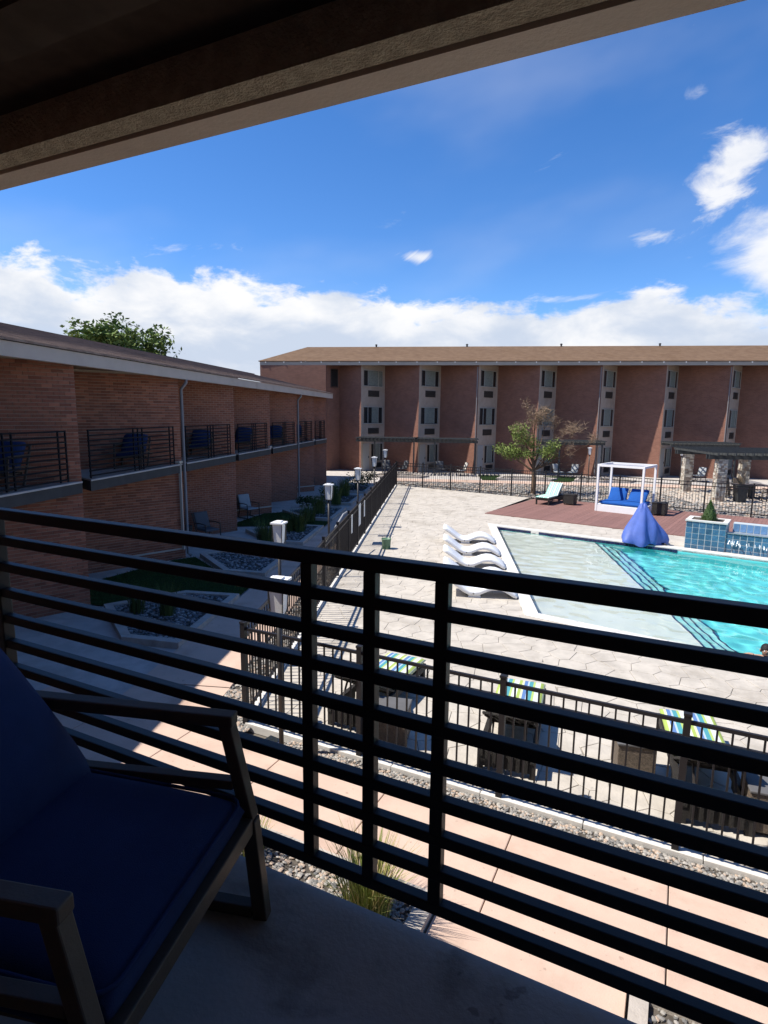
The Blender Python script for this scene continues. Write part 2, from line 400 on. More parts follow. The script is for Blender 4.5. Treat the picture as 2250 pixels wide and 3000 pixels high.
def thing(name, label, cat, loc=(0, 0, 0), rz=0.0, group=None):
    o = bpy.data.objects.new(name, None); C.objects.link(o); o.empty_display_size = .2
    o.location = loc; o.rotation_euler = (0, 0, rz)
    return tag(o, label, cat, group)
def struct(o): o['kind'] = 'structure'; return o
def dup(root, loc, rz, label=None, group=None):
    r = root.copy(); C.objects.link(r); r.location = loc; r.rotation_euler = (0, 0, rz)
    if label: r['label'] = label
    if group: r['group'] = group
    for ch in list(root.children):
        c = ch.copy(); C.objects.link(c); c.parent = r
        for g in ch.children:
            d = g.copy(); C.objects.link(d); d.parent = c
    return r
def sheet(name, poly, z, mt, holes=()):
    loops = [[Vector((p[0], p[1], 0)) for p in poly]] + [[Vector((p[0], p[1], 0)) for p in h] for h in holes]
    tris = mgeo.tessellate_polygon(loops); vs_ = [v for l in loops for v in l]
    me = bpy.data.meshes.new(name); me.from_pydata([(v.x, v.y, z) for v in vs_], [], [tuple(t) for t in tris]); me.update()
    bm = bmesh.new(); bm.from_mesh(me); bmesh.ops.recalc_face_normals(bm, faces=bm.faces)
    for f in bm.faces:
        if f.normal.z < 0: f.normal_flip()
    bm.to_mesh(me); bm.free()
    return new(name, me, mt)
def clip(poly, a, bb):                                        # keep the part left of the line a->bb
    outp = []; n = len(poly)
    def sd_(p): return (bb[0] - a[0]) * (p[1] - a[1]) - (bb[1] - a[1]) * (p[0] - a[0])
    for i in range(n):
        p, q = poly[i], poly[(i + 1) % n]; sp, sq = sd_(p), sd_(q)
        if sp >= 0: outp.append(p)
        if (sp >= 0) != (sq >= 0):
            t = sp / (sp - sq); outp.append((p[0] + (q[0] - p[0]) * t, p[1] + (q[1] - p[1]) * t))
    return outp
def area(p): return .5 * sum(p[i][0] * p[(i + 1) % len(p)][1] - p[(i + 1) % len(p)][0] * p[i][1] for i in range(len(p)))
def ccw(p): return p if area(p) > 0 else p[::-1]
def inside(p, poly):
    c = False; n = len(poly); j = n - 1
    for i in range(n):
        xi, yi = poly[i][0], poly[i][1]; xj, yj = poly[j][0], poly[j][1]
        if (yi > p[1]) != (yj > p[1]) and p[0] < (xj - xi) * (p[1] - yi) / (yj - yi) + xi: c = not c
        j = i
    return c
def convclip(poly, zone):
    zone = ccw(zone)
    for i in range(len(zone)):
        if len(poly) < 3: return []
        poly = clip(poly, zone[i], zone[(i + 1) % len(zone)])
    return poly
ICO = None
def stones(name, poly, z, count, rmin, rmax, mt, parent=None, flat=.62):
    """loose stones: real geometry in one object"""
    global ICO
    if ICO is None:
        bm = bmesh.new(); bmesh.ops.create_icosphere(bm, subdivisions=1, radius=1)
        ICO = ([v.co.copy() for v in bm.verts], [tuple(v.index for v in f.verts) for f in bm.faces]); bm.free()
    xs = [p[0] for p in poly]; ys = [p[1] for p in poly]
    V, Fc = [], []; k = 0; tries = 0
    while k < count and tries < count * 6:
        tries += 1
        x, y = random.uniform(min(xs), max(xs)), random.uniform(min(ys), max(ys))
        if not inside((x, y), poly): continue
        r = random.uniform(rmin, rmax); ax = random.uniform(.75, 1.3); t = random.uniform(0, PI)
        c, s_ = math.cos(t), math.sin(t); o = len(V)
        for q in ICO[0]:
            j = random.uniform(.82, 1.12); X, Y_ = q.x * r * ax * j, q.y * r * j
            V.append((x + X * c - Y_ * s_, y + X * s_ + Y_ * c, z + q.z * r * flat * j + r * .25))
        Fc += [tuple(o + i for i in f) for f in ICO[1]]; k += 1
    me = bpy.data.meshes.new(name); me.from_pydata(V, [], Fc); me.update()
    o = new(name, me, mt, parent); o['kind'] = 'stuff'; return o
def blades(n, rad, hmin, hmax, lean=.5, wd=.012, c=(0, 0), z=0.0, mb=None, seg=3):
    mb = mb or MB()
    for _ in range(n):
        a = random.uniform(0, 2 * PI); rr = rad * math.sqrt(random.random()) * .45
        x, y = c[0] + rr * math.cos(a), c[1] + rr * math.sin(a)
        h = random.uniform(hmin, hmax); ln = random.uniform(.15, 1) * lean * h; a2 = a + random.uniform(-.7, .7)
        dx, dy = math.cos(a2), math.sin(a2); px, py = -dy * wd / 2, dx * wd / 2; o = len(mb.v)
        for i in range(seg + 1):
            t = i / seg; q = ln * t * t; zz = z + h * (t - .22 * t * t * (ln / h)); k = (1 - t) ** .6 if i < seg else 0.03
            mb.v += [(x + dx * q + px * k, y + dy * q + py * k, zz), (x + dx * q - px * k, y + dy * q - py * k, zz)]
        for i in range(seg): mb.f.append((o + 2 * i, o + 2 * i + 1, o + 2 * i + 3, o + 2 * i + 2))
    return mb
def leaves(mb, c, rad, n, size, squash=.8):
    c = Vector(c)
    for _ in range(n):
        d = Vector((random.gauss(0, 1), random.gauss(0, 1), random.gauss(0, 1))).normalized() * rad * random.random() ** .4
        p = c + Vector((d.x, d.y, d.z * squash)); s_ = size * random.uniform(.6, 1.3)
        u = Vector((random.gauss(0, 1), random.gauss(0, 1), random.gauss(0, .6))).normalized(); v = u.orthogonal().normalized()
        v = (v * math.cos(random.uniform(0, 6)) + u.cross(v) * math.sin(random.uniform(0, 6))).normalized()
        o = len(mb.v); mb.v += [tuple(p - u * s_), tuple(p + v * s_ * .45), tuple(p + u * s_), tuple(p - v * s_ * .45)]
        mb.f.append((o, o + 1, o + 2, o + 3))
def limb(mb, p, d, L, r, depth, tips, spread=.55, up=.15, n=6):
    pts = [Vector(p)]; d = Vector(d).normalized(); segs = 4; rad = [r]
    for i in range(segs):
        d = (d + Vector((random.uniform(-1, 1), random.uniform(-1, 1), random.uniform(-.6, 1) * 1.0)) * .16 + Vector((0, 0, up * .2))).normalized()
        pts.append(pts[-1] + d * L / segs); rad.append(r * (1 - .55 * (i + 1) / segs))
    mb.tube(pts, rad, max(3, n), cap=False)
    if depth == 0: tips.append(pts[-1]); tips.append(pts[2]); return
    for k in range(random.choice((2, 3, 3))):
        q = pts[random.choice((2, 3, 4))] if k else pts[-1]
        nd = (d + Vector((random.gauss(0, 1), random.gauss(0, 1), random.gauss(up, .6))) * spread).normalized()
        limb(mb, q, nd, L * random.uniform(.55, .8), rad[-1] * .9, depth - 1, tips, spread, up, n - 1)

# directions: the viewer's own wing lies at 19.2 degrees to the far one
TH = R(-19.2)
DV = Vector((math.cos(TH), math.sin(TH), 0)); NV = Vector((-math.sin(TH), math.cos(TH), 0))
def W(s, p, z=0.0): return DV * s + NV * p + Vector((0, 0, z))
def Wp(s, p): q = W(s, p); return (q.x, q.y)
E1 = Vector((.879, -.477, 0)); E2 = Vector((.477, .879, 0)); TE = math.atan2(-.477, .879)
FLZ = 2.77                                                    # balcony floor level

# ================================================================== LARGE STRUCTURE
# ---------------- pool outline
PW = [(1.22, 23.55), (1.52, 12.50)]
def al(p, d, t): return (p[0] + d[0] * t, p[1] + d[1] * t)
SEo = al(PW[1], E1, 13.5); NEo = al(PW[0], E1, 13.5)
OUT = [PW[0], PW[1], SEo, NEo]
CW = .30
INN = [(PW[0][0] + .31, PW[0][1] - .52), (PW[1][0] + .30, PW[1][1] + .18), al((PW[1][0] + .30, PW[1][1] + .18), E1, 12.8), al((PW[0][0] + .31, PW[0][1] - .52), E1, 12.8)]
big = [(-420, -420), (420, -420), (420, 900), (-420, 900)]
struct(sheet('ground', big, -.09, EARTH, [OUT]))

# ---------------- pool deck: stamped stones on a slab
FNL, FNR = (-2.83, 7.36), (-3.76, 35.67)                       # left fence line
def southY(x, p=6.08): return (p - NV.x * x) / NV.y
WLx = lambda y: 1.52 + (12.5 - y) * .02715
zA1 = [(-2.76, southY(-2.76)), (WLx(6) + .02, southY(WLx(6))), (1.2, 25.99), (-3.38, 25.99)]
zA2 = [(-3.38, 25.99), (1.2, 25.99), (3.75, 31.64), (-3.66, 35.62)]
zB = [(WLx(6) + .02, southY(WLx(6))), (12.5, southY(12.5)), SEo, PW[1]]
wd0 = (1.2, 25.99)
zC = [PW[0], NEo, al(wd0, E1, 12.4), wd0]
deck = struct(sheet('pool_deck', ccw([zA1[0], zA1[1], (12.5, southY(12.5)), SEo, PW[1], PW[0], NEo, al(wd0, E1, 12.4), wd0, (3.75, 31.64), zA2[3], (-3.38, 25.99)]), -.012, GROUT))
cells = []
def voronoi(zone, sp):
    zone = ccw(zone)
    xs = [p[0] for p in zone]; ys = [p[1] for p in zone]
    x0, y0 = min(xs) - sp, min(ys) - sp; nx = int((max(xs) - x0) / sp) + 2; ny = int((max(ys) - y0) / sp) + 2
    S = [[(x0 + (i + .5 * (j % 2) + random.uniform(-.30, .30)) * sp, y0 + (j + random.uniform(-.30, .30)) * sp) for i in range(nx)] for j in range(ny)]
    for j in range(ny):
        for i in range(nx):
            c = S[j][i]
            p = [(c[0] - 1.5 * sp, c[1] - 1.5 * sp), (c[0] + 1.5 * sp, c[1] - 1.5 * sp), (c[0] + 1.5 * sp, c[1] + 1.5 * sp), (c[0] - 1.5 * sp, c[1] + 1.5 * sp)]
            if not any(inside(q, zone) for q in p + [c]): continue
            for jj in range(max(0, j - 2), min(ny, j + 3)):
                for ii in range(max(0, i - 2), min(nx, i + 3)):
                    if (ii, jj) == (i, j) or len(p) < 3: continue
                    q = S[jj][ii]; mx, my = (c[0] + q[0]) / 2, (c[1] + q[1]) / 2; dx, dy = q[0] - c[0], q[1] - c[1]
                    L = math.hypot(dx, dy); g = .0045; mx -= dx / L * g; my -= dy / L * g
                    p = clip(p, (mx, my), (mx - dy, my + dx))
            if len(p) < 3: continue
            p = convclip(p, zone)
            if len(p) >= 3 and abs(area(p)) > .012: cells.append(ccw(p))
for zn in (zA1, zA2, zB, zC): voronoi(zn, .40)
def vis_cell(p):
    c = (sum(q[0] for q in p) / len(p), sum(q[1] for q in p) / len(p)); v = Vector((c[0], c[1], -H)); dz = v.dot(FW)
    if dz < .1: return 1e9
    X, Y_ = CX + F * v.dot(RT) / dz, CY + F * v.dot(DN) / dz
    return dz if (0 < X < 2250 and Y_ < 3000) else 1e6 + dz
cells.sort(key=vis_cell)
for p in cells[:300]:
    c = Vector((sum(q[0] for q in p) / len(p), sum(q[1] for q in p) / len(p), 0))
    o = MB().prism([(q[0] - c.x, q[1] - c.y) for q in p], -.014, random.uniform(-.0012, .0012), bev=.006).build('paving_stone', DECKM, deck, loc=c)
mb = MB()
for p in cells[300:]: mb.prism(p, -.014, random.uniform(-.001, .001), bev=.006)
tag(mb.build('paving_stones', DECKM, deck), kind='stuff')

# ---------------- walks (pink concrete slabs), gravel and kerbs
def slabs(name, quads, mt, z=0.0):
    root = bpy.data.objects.new(name, None); C.objects.link(root); root['kind'] = 'structure'
    for q in quads:
        c = Vector((sum(p[0] for p in q) / 4, sum(p[1] for p in q) / 4, 0))
        MB().prism([(p[0] - c.x, p[1] - c.y) for p in ccw(q)], -.07, z, bev=.008).build('slab', mt, root, loc=c)
    return root
g = .006
fq = []
for i in range(-2, 7):
    s0, s1 = -5.6 + 1.46 * i, -5.6 + 1.46 * (i + 1)
    fq.append([Wp(s0 + g, 4.40), Wp(s1 - g, 4.40), Wp(s1 - g, 5.53), Wp(s0 + g, 5.53)])
fq.append([Wp(-1.56, 2.0), Wp(-.02, 2.0), Wp(-.02, 4.39), Wp(-1.56, 4.39)])
slabs('front_walk', fq, PINK)
lq = []
for i in range(17):
    y0 = 8.35 + 1.75 * i; y1 = y0 + 1.75
    fx = lambda y: -3.42 - (y - 7.4) * .033
    lq.append([(-4.98, y0 + g), (fx(y0), y0 + g), (fx(y1), y1 - g), (-4.98, y1 - g)])
slabs('side_walk', lq, PINK)
struct(sheet('corner_walk', ccw([(-4.98, 8.33), Wp(-7.2, 5.535), Wp(-5.6, 5.535), (-3.45, 7.08), (-3.45, 8.33)]), -.004, PINK))
cg = ccw([(-3.44, 8.3), (-3.42, 7.06), Wp(-4.95, 5.545), Wp(-4.95, 5.955), (-2.89, 7.4), (-2.92, 8.3)])
struct(sheet('gravel_bed', cg, -.018, SOIL))
rq = []
for i in range(14):
    x0 = -4.98 + 1.85 * i
    rq.append([(x0 + g, 38.2), (x0 + 1.85 - g, 38.2), (x0 + 1.85 - g, 39.7), (x0 + g, 39.7)])
slabs('far_walk', rq, PINK)
# kerb of the pool enclosure, separate lengths
kq = bpy.data.objects.new('deck_kerb', None); C.objects.link(kq); kq['kind'] = 'structure'
for i in range(9):
    a, c = -5.05 + 1.0 + 1.1 * i - 1.02, 0
    s0 = -5.06 + 1.12 * i; s1 = s0 + 1.11
    q = [Wp(s0, 5.965), Wp(s1, 5.965), Wp(s1, 6.055), Wp(s0, 6.055)]
    cc = W((s0 + s1) / 2, 6.02)
    MB().prism([(p[0] - cc.x, p[1] - cc.y) for p in ccw(q)], -.08, .03, bev=.01).build('kerb_stone', COPING, kq, loc=cc)
for i in range(23):
    t0, t1 = i / 23, (i + 1) / 23 - .003
    fl = lambda t: (FNL[0] + (FNR[0] - FNL[0]) * t, FNL[1] + .05 + (FNR[1] - FNL[1]) * t)
    a, c = fl(t0), fl(t1); q = [(a[0] - .06, a[1]), (a[0] + .07, a[1]), (c[0] + .07, c[1]), (c[0] - .06, c[1])]
    cc = Vector(((a[0] + c[0]) / 2, (a[1] + c[1]) / 2, 0))
    MB().prism([(p[0] - cc.x, p[1] - cc.y) for p in ccw(q)], -.08, .03, bev=.01).build('kerb_stone', COPING, kq, loc=cc)
# gravel
strip = [Wp(-5.0, 5.545), Wp(4.6, 5.545), Wp(4.6, 5.955), Wp(-3.9, 5.955)]
struct(sheet('gravel_bed', ccw(strip), -.02, SOIL))
tag(stones('gravel', ccw([Wp(-4.3, 5.55), Wp(3.7, 5.55), Wp(3.7, 5.95), Wp(-4.3, 5.95)]), -.02, 6500, .010, .026, STONE_R), 'mixed river gravel in the strip along the pool fence', 'gravel')
tag(stones('gravel', cg, -.018, 1500, .012, .03, STONE_R), 'patch of gravel round the near corner of the pool fence', 'gravel')
lst = [(-3.44, 8.3), (-2.92, 8.3), (-3.82, 35.5), (-4.4, 35.5)]
struct(sheet('gravel_bed', ccw(lst), -.045, SOIL))
tag(stones('gravel', ccw(lst), -.045, 3400, .02, .05, STONE_R), 'gravel strip between side walk and pool fence', 'gravel')
farg = [(-4.9, 36.0), (-3.7, 35.95), (16, 25.5), (20, 28), (20, 38.1), (-4.9, 38.1)]
struct(sheet('gravel_bed', ccw(farg), -.05, mat('far gravel base', (.25, .235, .21), .95, .1, var=.5, vscale=9, bump=.8, bscale=14)))
tag(stones('gravel', ccw(farg), -.05, 5200, .04, .10, STONE_R), 'grey river rock beyond the far pool fence', 'gravel')

def planting_bed(poly, label, count, kerbw=.17, mt=STONE_G, hgt=.10, rs=(.022, .05)):
    poly = ccw(poly); n = len(poly)
    root = thing('planting_bed', label, 'planting bed', (0, 0, 0), 0, 'kerbed gravel planting beds')
    c = Vector((sum(p[0] for p in poly) / n, sum(p[1] for p in poly) / n, 0)); root.location = c
    P2 = [Vector((p[0] - c.x, p[1] - c.y)) for p in poly]
    ins = []
    for i in range(n):
        a, bb, d = P2[i - 1], P2[i], P2[(i + 1) % n]
        e1_, e2_ = (bb - a).normalized(), (d - bb).normalized(); n1_, n2_ = Vector((-e1_.y, e1_.x)), Vector((-e2_.y, e2_.x))
        bis = (n1_ + n2_).normalized(); ins.append(bb + bis * (kerbw / max(.35, bis.dot(n1_))))
    for i in range(n):
        j = (i + 1) % n
        MB().prism([tuple(P2[i]), tuple(P2[j]), tuple(ins[j]), tuple(ins[i])], -.08, hgt + random.uniform(-.002, .002), bev=.012).build('kerb', KERB, root)
    s_ = sheet('soil', [tuple(p) for p in ins], hgt - .06, SOIL); s_.parent = root
    stones('gravel', [tuple(p) for p in ins], hgt - .055, count, rs[0], rs[1], mt, root)
    return root
tmpl = [(-6.15, .12), (-4.97, 0), (-4.97, 3.05), (-6.3, 3.12), (-7.6, 1.85)]
bednames = ['first', 'second', 'third', 'fourth', 'fifth', 'sixth']
for i, y0 in enumerate((9.72, 14.6, 18.45, 23.0, 27.3, 31.6)):
    planting_bed([(x, y0 + y) for x, y in tmpl], 'kerbed gravel bed beside the left brick wing, %s from the balcony' % bednames[i], (1500, 1300, 800, 500, 300, 250)[i])
planting_bed([Wp(-4.4, 1.9), Wp(-1.58, 1.9), Wp(-1.58, 4.37), Wp(-4.4, 4.37)], 'gravel bed with clumps of grass just below the balcony edge', 7000, .15, STONE_R, .07, (.012, .028))
planting_bed([Wp(.0, 1.9), Wp(3.2, 1.9), Wp(3.2, 4.30), Wp(.0, 4.30)], 'gravel bed below the balcony at the lower right corner', 3600, .13, STONE_R, .07, (.012, .028))
fb = [(-4.6, 'left'), (1.0, 'middle'), (7.2, 'right')]
for i, x0 in enumerate((-4.2, 4.5, 9.6)):
    planting_bed([(x0 - 2.0, 40.3), (x0 + 1.6, 40.3), (x0 + 2.2, 41.2), (x0 + 1.0, 42.2), (x0 - 1.4, 42.2)], ('pale gravel bed at the far wing by its left corner', 'pale gravel bed at the far wing behind the courtyard tree', 'pale gravel bed at the far wing behind the white cabana')[i], 260, .2, STONE_R)
# patios and lawns at the left wing
struct(sheet('patio', [(-12, 4), (-5.0, 6.5), (-5.0, 40), (-12, 44)], -.03, CONC))
struct(sheet('far_patio', [(-11.5, 39.8), (24, 39.8), (24, 47.5), (-11.5, 47.5)], -.035, CONC))
def lawn(poly, label, cnt, name='lawn'):
    s_ = sheet(name, ccw(poly), .004, mat('turf', (.022, .048, .012), .95, .1, var=.35, vscale=14, bump=.7, bscale=120)); struct(s_)
    mb = MB(); xs = [p[0] for p in poly]; ys = [p[1] for p in poly]; k = 0
    while k < cnt:
        x, y = random.uniform(min(xs), max(xs)), random.uniform(min(ys), max(ys))
        if inside((x, y), poly): blades(4, .06, .03, .06, .5, .008, (x, y), .004, mb, 1); k += 1
    o = mb.build('grass', LAWNM); tag(o, label, 'grass', kind='stuff')
lawn([(-9.7, 11.9), (-7.75, 11.75), (-6.35, 12.95), (-5.02, 12.9), (-5.02, 14.5), (-6.1, 14.62), (-7.7, 16.35), (-8.15, 15.9)], 'dark short lawn between the two nearest planting beds', 3200)
lawn([(-8.7, 21.2), (-6.3, 21.7), (-5.02, 21.6), (-5.02, 22.85), (-6.1, 23.0), (-7.5, 24.7), (-8.2, 24.2)], 'short lawn between third and fourth planting beds', 1500)
lawn([(1.6, 40.0), (2.6, 40.0), (3.0, 43.2), (1.4, 43.2)], 'green strip of lawn left of the courtyard tree', 500)
lawn([(6.3, 40.0), (7.3, 40.0), (9.0, 43.4), (6.0, 43.4)], 'green lawn strip behind the white cabana', 600)

# ---------------- pool basin and water
pool = thing('swimming_pool', 'turquoise pool with pale sun shelf and white coping', 'pool', (0, 0, 0)); pool['kind'] = 'structure'
del pool['category']
WZ = -.10
def xline(y): return y
SHX = [4.88, 5.10, 5.33, 5.56]
def innS(x): return INN[1][1] + (x - INN[1][0]) * (E1.y / E1.x)
def innN(x): return INN[0][1] + (x - INN[0][0]) * (E1.y / E1.x)
def strip_poly(x0, x1): return [(x0, innS(x0)), (x1, innS(x1)), (x1, innN(x1)), (x0, innN(x0))]
q = [(INN[0][0], INN[0][1]), (INN[1][0], INN[1][1]), (SHX[0], innS(SHX[0])), (SHX[0], innN(SHX[0]))]
MB().prism(ccw(q), -1.4, -.27).build('sun_shelf', SHELF, pool)
for i in range(4):
    x0 = SHX[i]; x1 = SHX[i + 1] if i < 3 else 5.80; zt = -.27 - .16 * (i + 1)
    if i < 3: MB().prism(ccw(strip_poly(x0 + .002, x1)), -1.4, zt).build('step', STEPM, pool)
    ztop = -.27 - .16 * i
    MB().prism(ccw(strip_poly(x0 - .030, x0 + .006)), ztop - .05, ztop + .006).build('step_edge', NAVYT, pool)
MB().prism(ccw(strip_poly(SHX[3] + .002, INN[2][0])), -1.6, -1.15).build('basin_floor', AQUA, pool)
def wall_strip(a, c, z0, z1, t=-.12):
    a, c = Vector(a), Vector(c); d = (c - a).normalized(); nn = Vector((-d.y, d.x)) * t
    return MB().prism(ccw([tuple(a), tuple(c), tuple(c + nn), tuple(a + nn)]), z0, z1)
P_ = [Vector(p[:2]) for p in INN]
wall_strip(P_[3], P_[0], -1.6, -.02).build('basin_wall', AQUA, pool)
wall_strip(P_[0], P_[1], -1.6, -.02).build('basin_wall', SHELF, pool)
wall_strip(P_[1], P_[2], -1.6, -.02).build('basin_wall', AQUA, pool)
wall_strip(P_[2], P_[3], -1.6, -.02).build('basin_wall', AQUA, pool)
# navy waterline tiles under the north coping
dn = (P_[3] - P_[0]).normalized(); nn_ = Vector((dn.y, -dn.x)); wt = MB().box(.004, .148, -.008, .008, -.078, .066).mesh('waterline_tile')
for i in range(42):
    if i in (9, 10):
        continue
    p = P_[0] + dn * (.05 + .152 * i) + nn_ * .006
    new('waterline_tile', wt, NAVYT, pool, (p.x, p.y, -.085), math.atan2(dn.y, dn.x))
p = P_[0] + dn * (.05 + .152 * 9) + nn_ * .006
mk = MB().box(0, .30, -.007, .009, -.078, .066).build('depth_tile', COPING, pool, loc=(p.x, p.y, -.085), rz=math.atan2(dn.y, dn.x))
dw = (P_[1] - P_[0]).normalized(); nw_ = Vector((-dw.y, dw.x))
wt2 = MB().box(.004, .148, -.008, .008, -.05, .05).mesh('waterline_tile')
for i in range(70):
    p = P_[0] + dw * (.02 + .152 * i) + nw_ * .006
    new('waterline_tile', wt2, NAVYT if False else COPING, pool, (p.x, p.y, -.07), math.atan2(dw.y, dw.x))
def coping(a, c, ia, ic, L=1.0):
    a, c, ia, ic = Vector(a), Vector(c), Vector(ia), Vector(ic); n = max(1, round((c - a).length / L))
    for i in range(n):
        t0, t1 = i / n, (i + 1) / n; k = .004 / (c - a).length
        pts = [a.lerp(c, t0 + k), a.lerp(c, t1 - k), ia.lerp(ic, t1 - k), ia.lerp(ic, t0 + k)]
        cc = sum(pts, Vector((0, 0))) / 4
        MB().prism(ccw([tuple(p - cc) for p in pts]), -.06, .022, bev=.010).build('coping_stone', COPING, pool, loc=(cc.x, cc.y, 0))
O2 = [Vector(p[:2]) for p in OUT]
coping(O2[0], O2[1], P_[0], P_[1], .92); coping(O2[1], al(O2[1], E1, 12.4), P_[1], al(P_[1], E1, 12.2), .88); coping(O2[0], al(O2[0], E1, 12.4), P_[0], al(P_[0], E1, 12.2), .95)
wv = [Vector((p.x, p.y)) for p in P_]; N1, N2 = 260, 240
VV = []; FF = []
rw = random.Random(3)
waves = [(rw.uniform(0, 2 * PI), rw.uniform(5.0, 17.0), rw.uniform(0, 6.28)) for _ in range(22)]
waves = [(math.cos(a) * k, math.sin(a) * k, ph, .016 / k) for a, k, ph in waves]
for j in range(N2 + 1):
    for i in range(N1 + 1):
        t, u = i / N1, j / N2; p = (wv[0].lerp(wv[3], t)).lerp(wv[1].lerp(wv[2], t), u)
        VV.append((p.x, p.y, WZ + sum(A_ * math.sin(kx * p.x + ky * p.y + ph) for kx, ky, ph, A_ in waves)))
for j in range(N2):
    for i in range(N1):
        a = j * (N1 + 1) + i; FF.append((a, a + N1 + 1, a + N1 + 2, a + 1))
me = bpy.data.meshes.new('pool_water')
me.from_pydata(VV, [], FF); me.update()
for p in me.polygons: p.use_smooth = True
wo = new('pool_water', me, WATER); struct(wo)
if wo.data.polygons[0].normal.z < 0: wo.data.flip_normals()
wo.cycles.is_caustics_caster = True
for o in pool.children: o.cycles.is_caustics_receiver = True
sd.cycles.is_caustics_light = True

# lettering on the south coping
def text(body, size, loc, rz, mt, parent, name='lettering', sp=1.0):
    cu = bpy.data.curves.new(name, 'FONT'); cu.body = body; cu.size = size; cu.space_character = sp; cu.extrude = .0006
    o = bpy.data.objects.new(name, cu); C.objects.link(o); dg = bpy.context.evaluated_depsgraph_get()
    me = bpy.data.meshes.new_from_object(o.evaluated_get(dg)); bpy.data.objects.remove(o)
    return new(name, me, mt, parent, loc, rz)
p0 = G(1928, 1897)
text('NO  DIVING', .115, (p0.x, p0.y, .0245), TE, INK, pool, sp=1.55)
p1 = G(1806, 1884); text('8', .10, (p1.x, p1.y, .0245), TE, INK, pool)
p2 = G(1842, 1884)
rg = MB()
for k in range(20):
    a0, a1 = 2 * PI * k / 20, 2 * PI * (k + 1) / 20
    o = len(rg.v); rg.v += [(.042 * math.cos(a0), .042 * math.sin(a0), 0), (.055 * math.cos(a0), .055 * math.sin(a0), 0), (.055 * math.cos(a1), .055 * math.sin(a1), 0), (.042 * math.cos(a1), .042 * math.sin(a1), 0)]; rg.f.append((o, o + 1, o + 2, o + 3))
rg.bar((-.034, -.034, 0), (.034, .034, 0), .012, .001)
rg.build('no_diving_symbol', REDINK, pool, loc=(p2.x, p2.y, .0242), rz=TE)
text('3 FT', .085, (mk.location.x + dn.x * .03 + nn_.x * .012, mk.location.y + dn.y * .03 + nn_.y * .012, -.13), 0, INK, pool).rotation_euler = (PI / 2, 0, math.atan2(dn.y, dn.x))

# ---------------- composite sun deck
wdk = thing('wooden_deck', 'reddish brown board deck between the pool and the far fence', 'deck', (wd0[0], wd0[1], 0), TE); wdk['kind'] = 'structure'; del wdk['category']
pm = MB().box(0, .139, 0, 6.28, -.03, .028).mesh('board')
for i in range(86):
    o = new('board', pm, WOODD, wdk, (.145 * i, 0, random.uniform(-.001, .001)))
MB().box(0, 12.47, .02, 6.26, -.06, -.031).build('joist_bed', SOIL, wdk)

# ---------------- brick walls with sawtooth fins
def fin_wall(root, a, c, z1, mt=None, th=.30, name='wall', z0=-.05):
    """wall from a to c (its visible face on the right-hand side walking a->c)"""
    mt = mt or BRICKF
    a, c = Vector(a[:2]), Vector(c[:2]); d = c - a; L = d.length; ang = math.atan2(d.y, d.x)
    o = MB().box(0, L, 0, th, z0, z1).build(name, mt, root, loc=(a.x, a.y, 0), rz=ang)
    return o, L, ang
# ---- left wing
LX = -8.0
EY = [7.4, 11.7, 16.35, 20.55, 24.6, 28.8, 32.3, 35.4]
lb = thing('brick_building', 'two storey red brick wing with stepped fins along the left side', 'building', (0, 0, 0))
LBK = (-2.17, -2.70)
brick_m = MB().box(.002, .205, -.011, .02, .004, .067).mesh('brick')
half_m = MB().box(.002, .0975, -.011, .02, .004, .067).mesh('brick')
cand = []; rest = {}
for k, y in enumerate(EY):
    near = k in (1, 2)
    a = (LX + LBK[0], y + LBK[1]); c = (LX, y)
    o, L, ang = fin_wall(lb, a, c, 5.30, MORTAR if near else BRICK)
    if near:
        rest[k] = (o, MB())
        for rw in range(70):
            z = -.04 + rw * .0755
            if z > 5.2: break
            u = -.108 * (rw % 2)
            while u < L - .02:
                u0, u1 = max(u, 0), min(u + .210, L)
                if u1 - u0 > .05:
                    vis = u1 > (1.5 if k == 1 else .7)
                    wp = Vector(a).lerp(Vector(c), (u0 + u1) / 2 / L); dist = math.hypot(wp.x, wp.y)
                    full = (u1 - u0) > .2
                    if vis and full: cand.append((dist + abs(z - 3.6) * .25, k, u0, z))
                    else: rest[k][1].box(u0 + .002, u1 - .005, -.011, .02, z + .004, z + .067)
                u += .2105
        # end face of the fin
        for rw in range(70):
            z = -.04 + rw * .0755
            if z > 5.2: break
            off = 0 if rw % 2 else .105
            for w0, w1 in (((0, .21), (.21, .30)) if rw % 2 else ((0, .105), (.105, .30))):
                rest[k][1].box(L - .004, L + .011, w0 + .003, w1 - .003, z + .004, z + .067)
cand.sort()
for i, (d_, k, u, z) in enumerate(cand):
    if i < 300: new('brick', brick_m, BRICKP, rest[k][0], (u, 0, z))
    else: rest[k][1].box(u + .002, u + .205, -.011, .02, z + .004, z + .067)
for k in rest: tag(rest[k][1].build('bricks', BRICKS, rest[k][0]), kind='stuff')
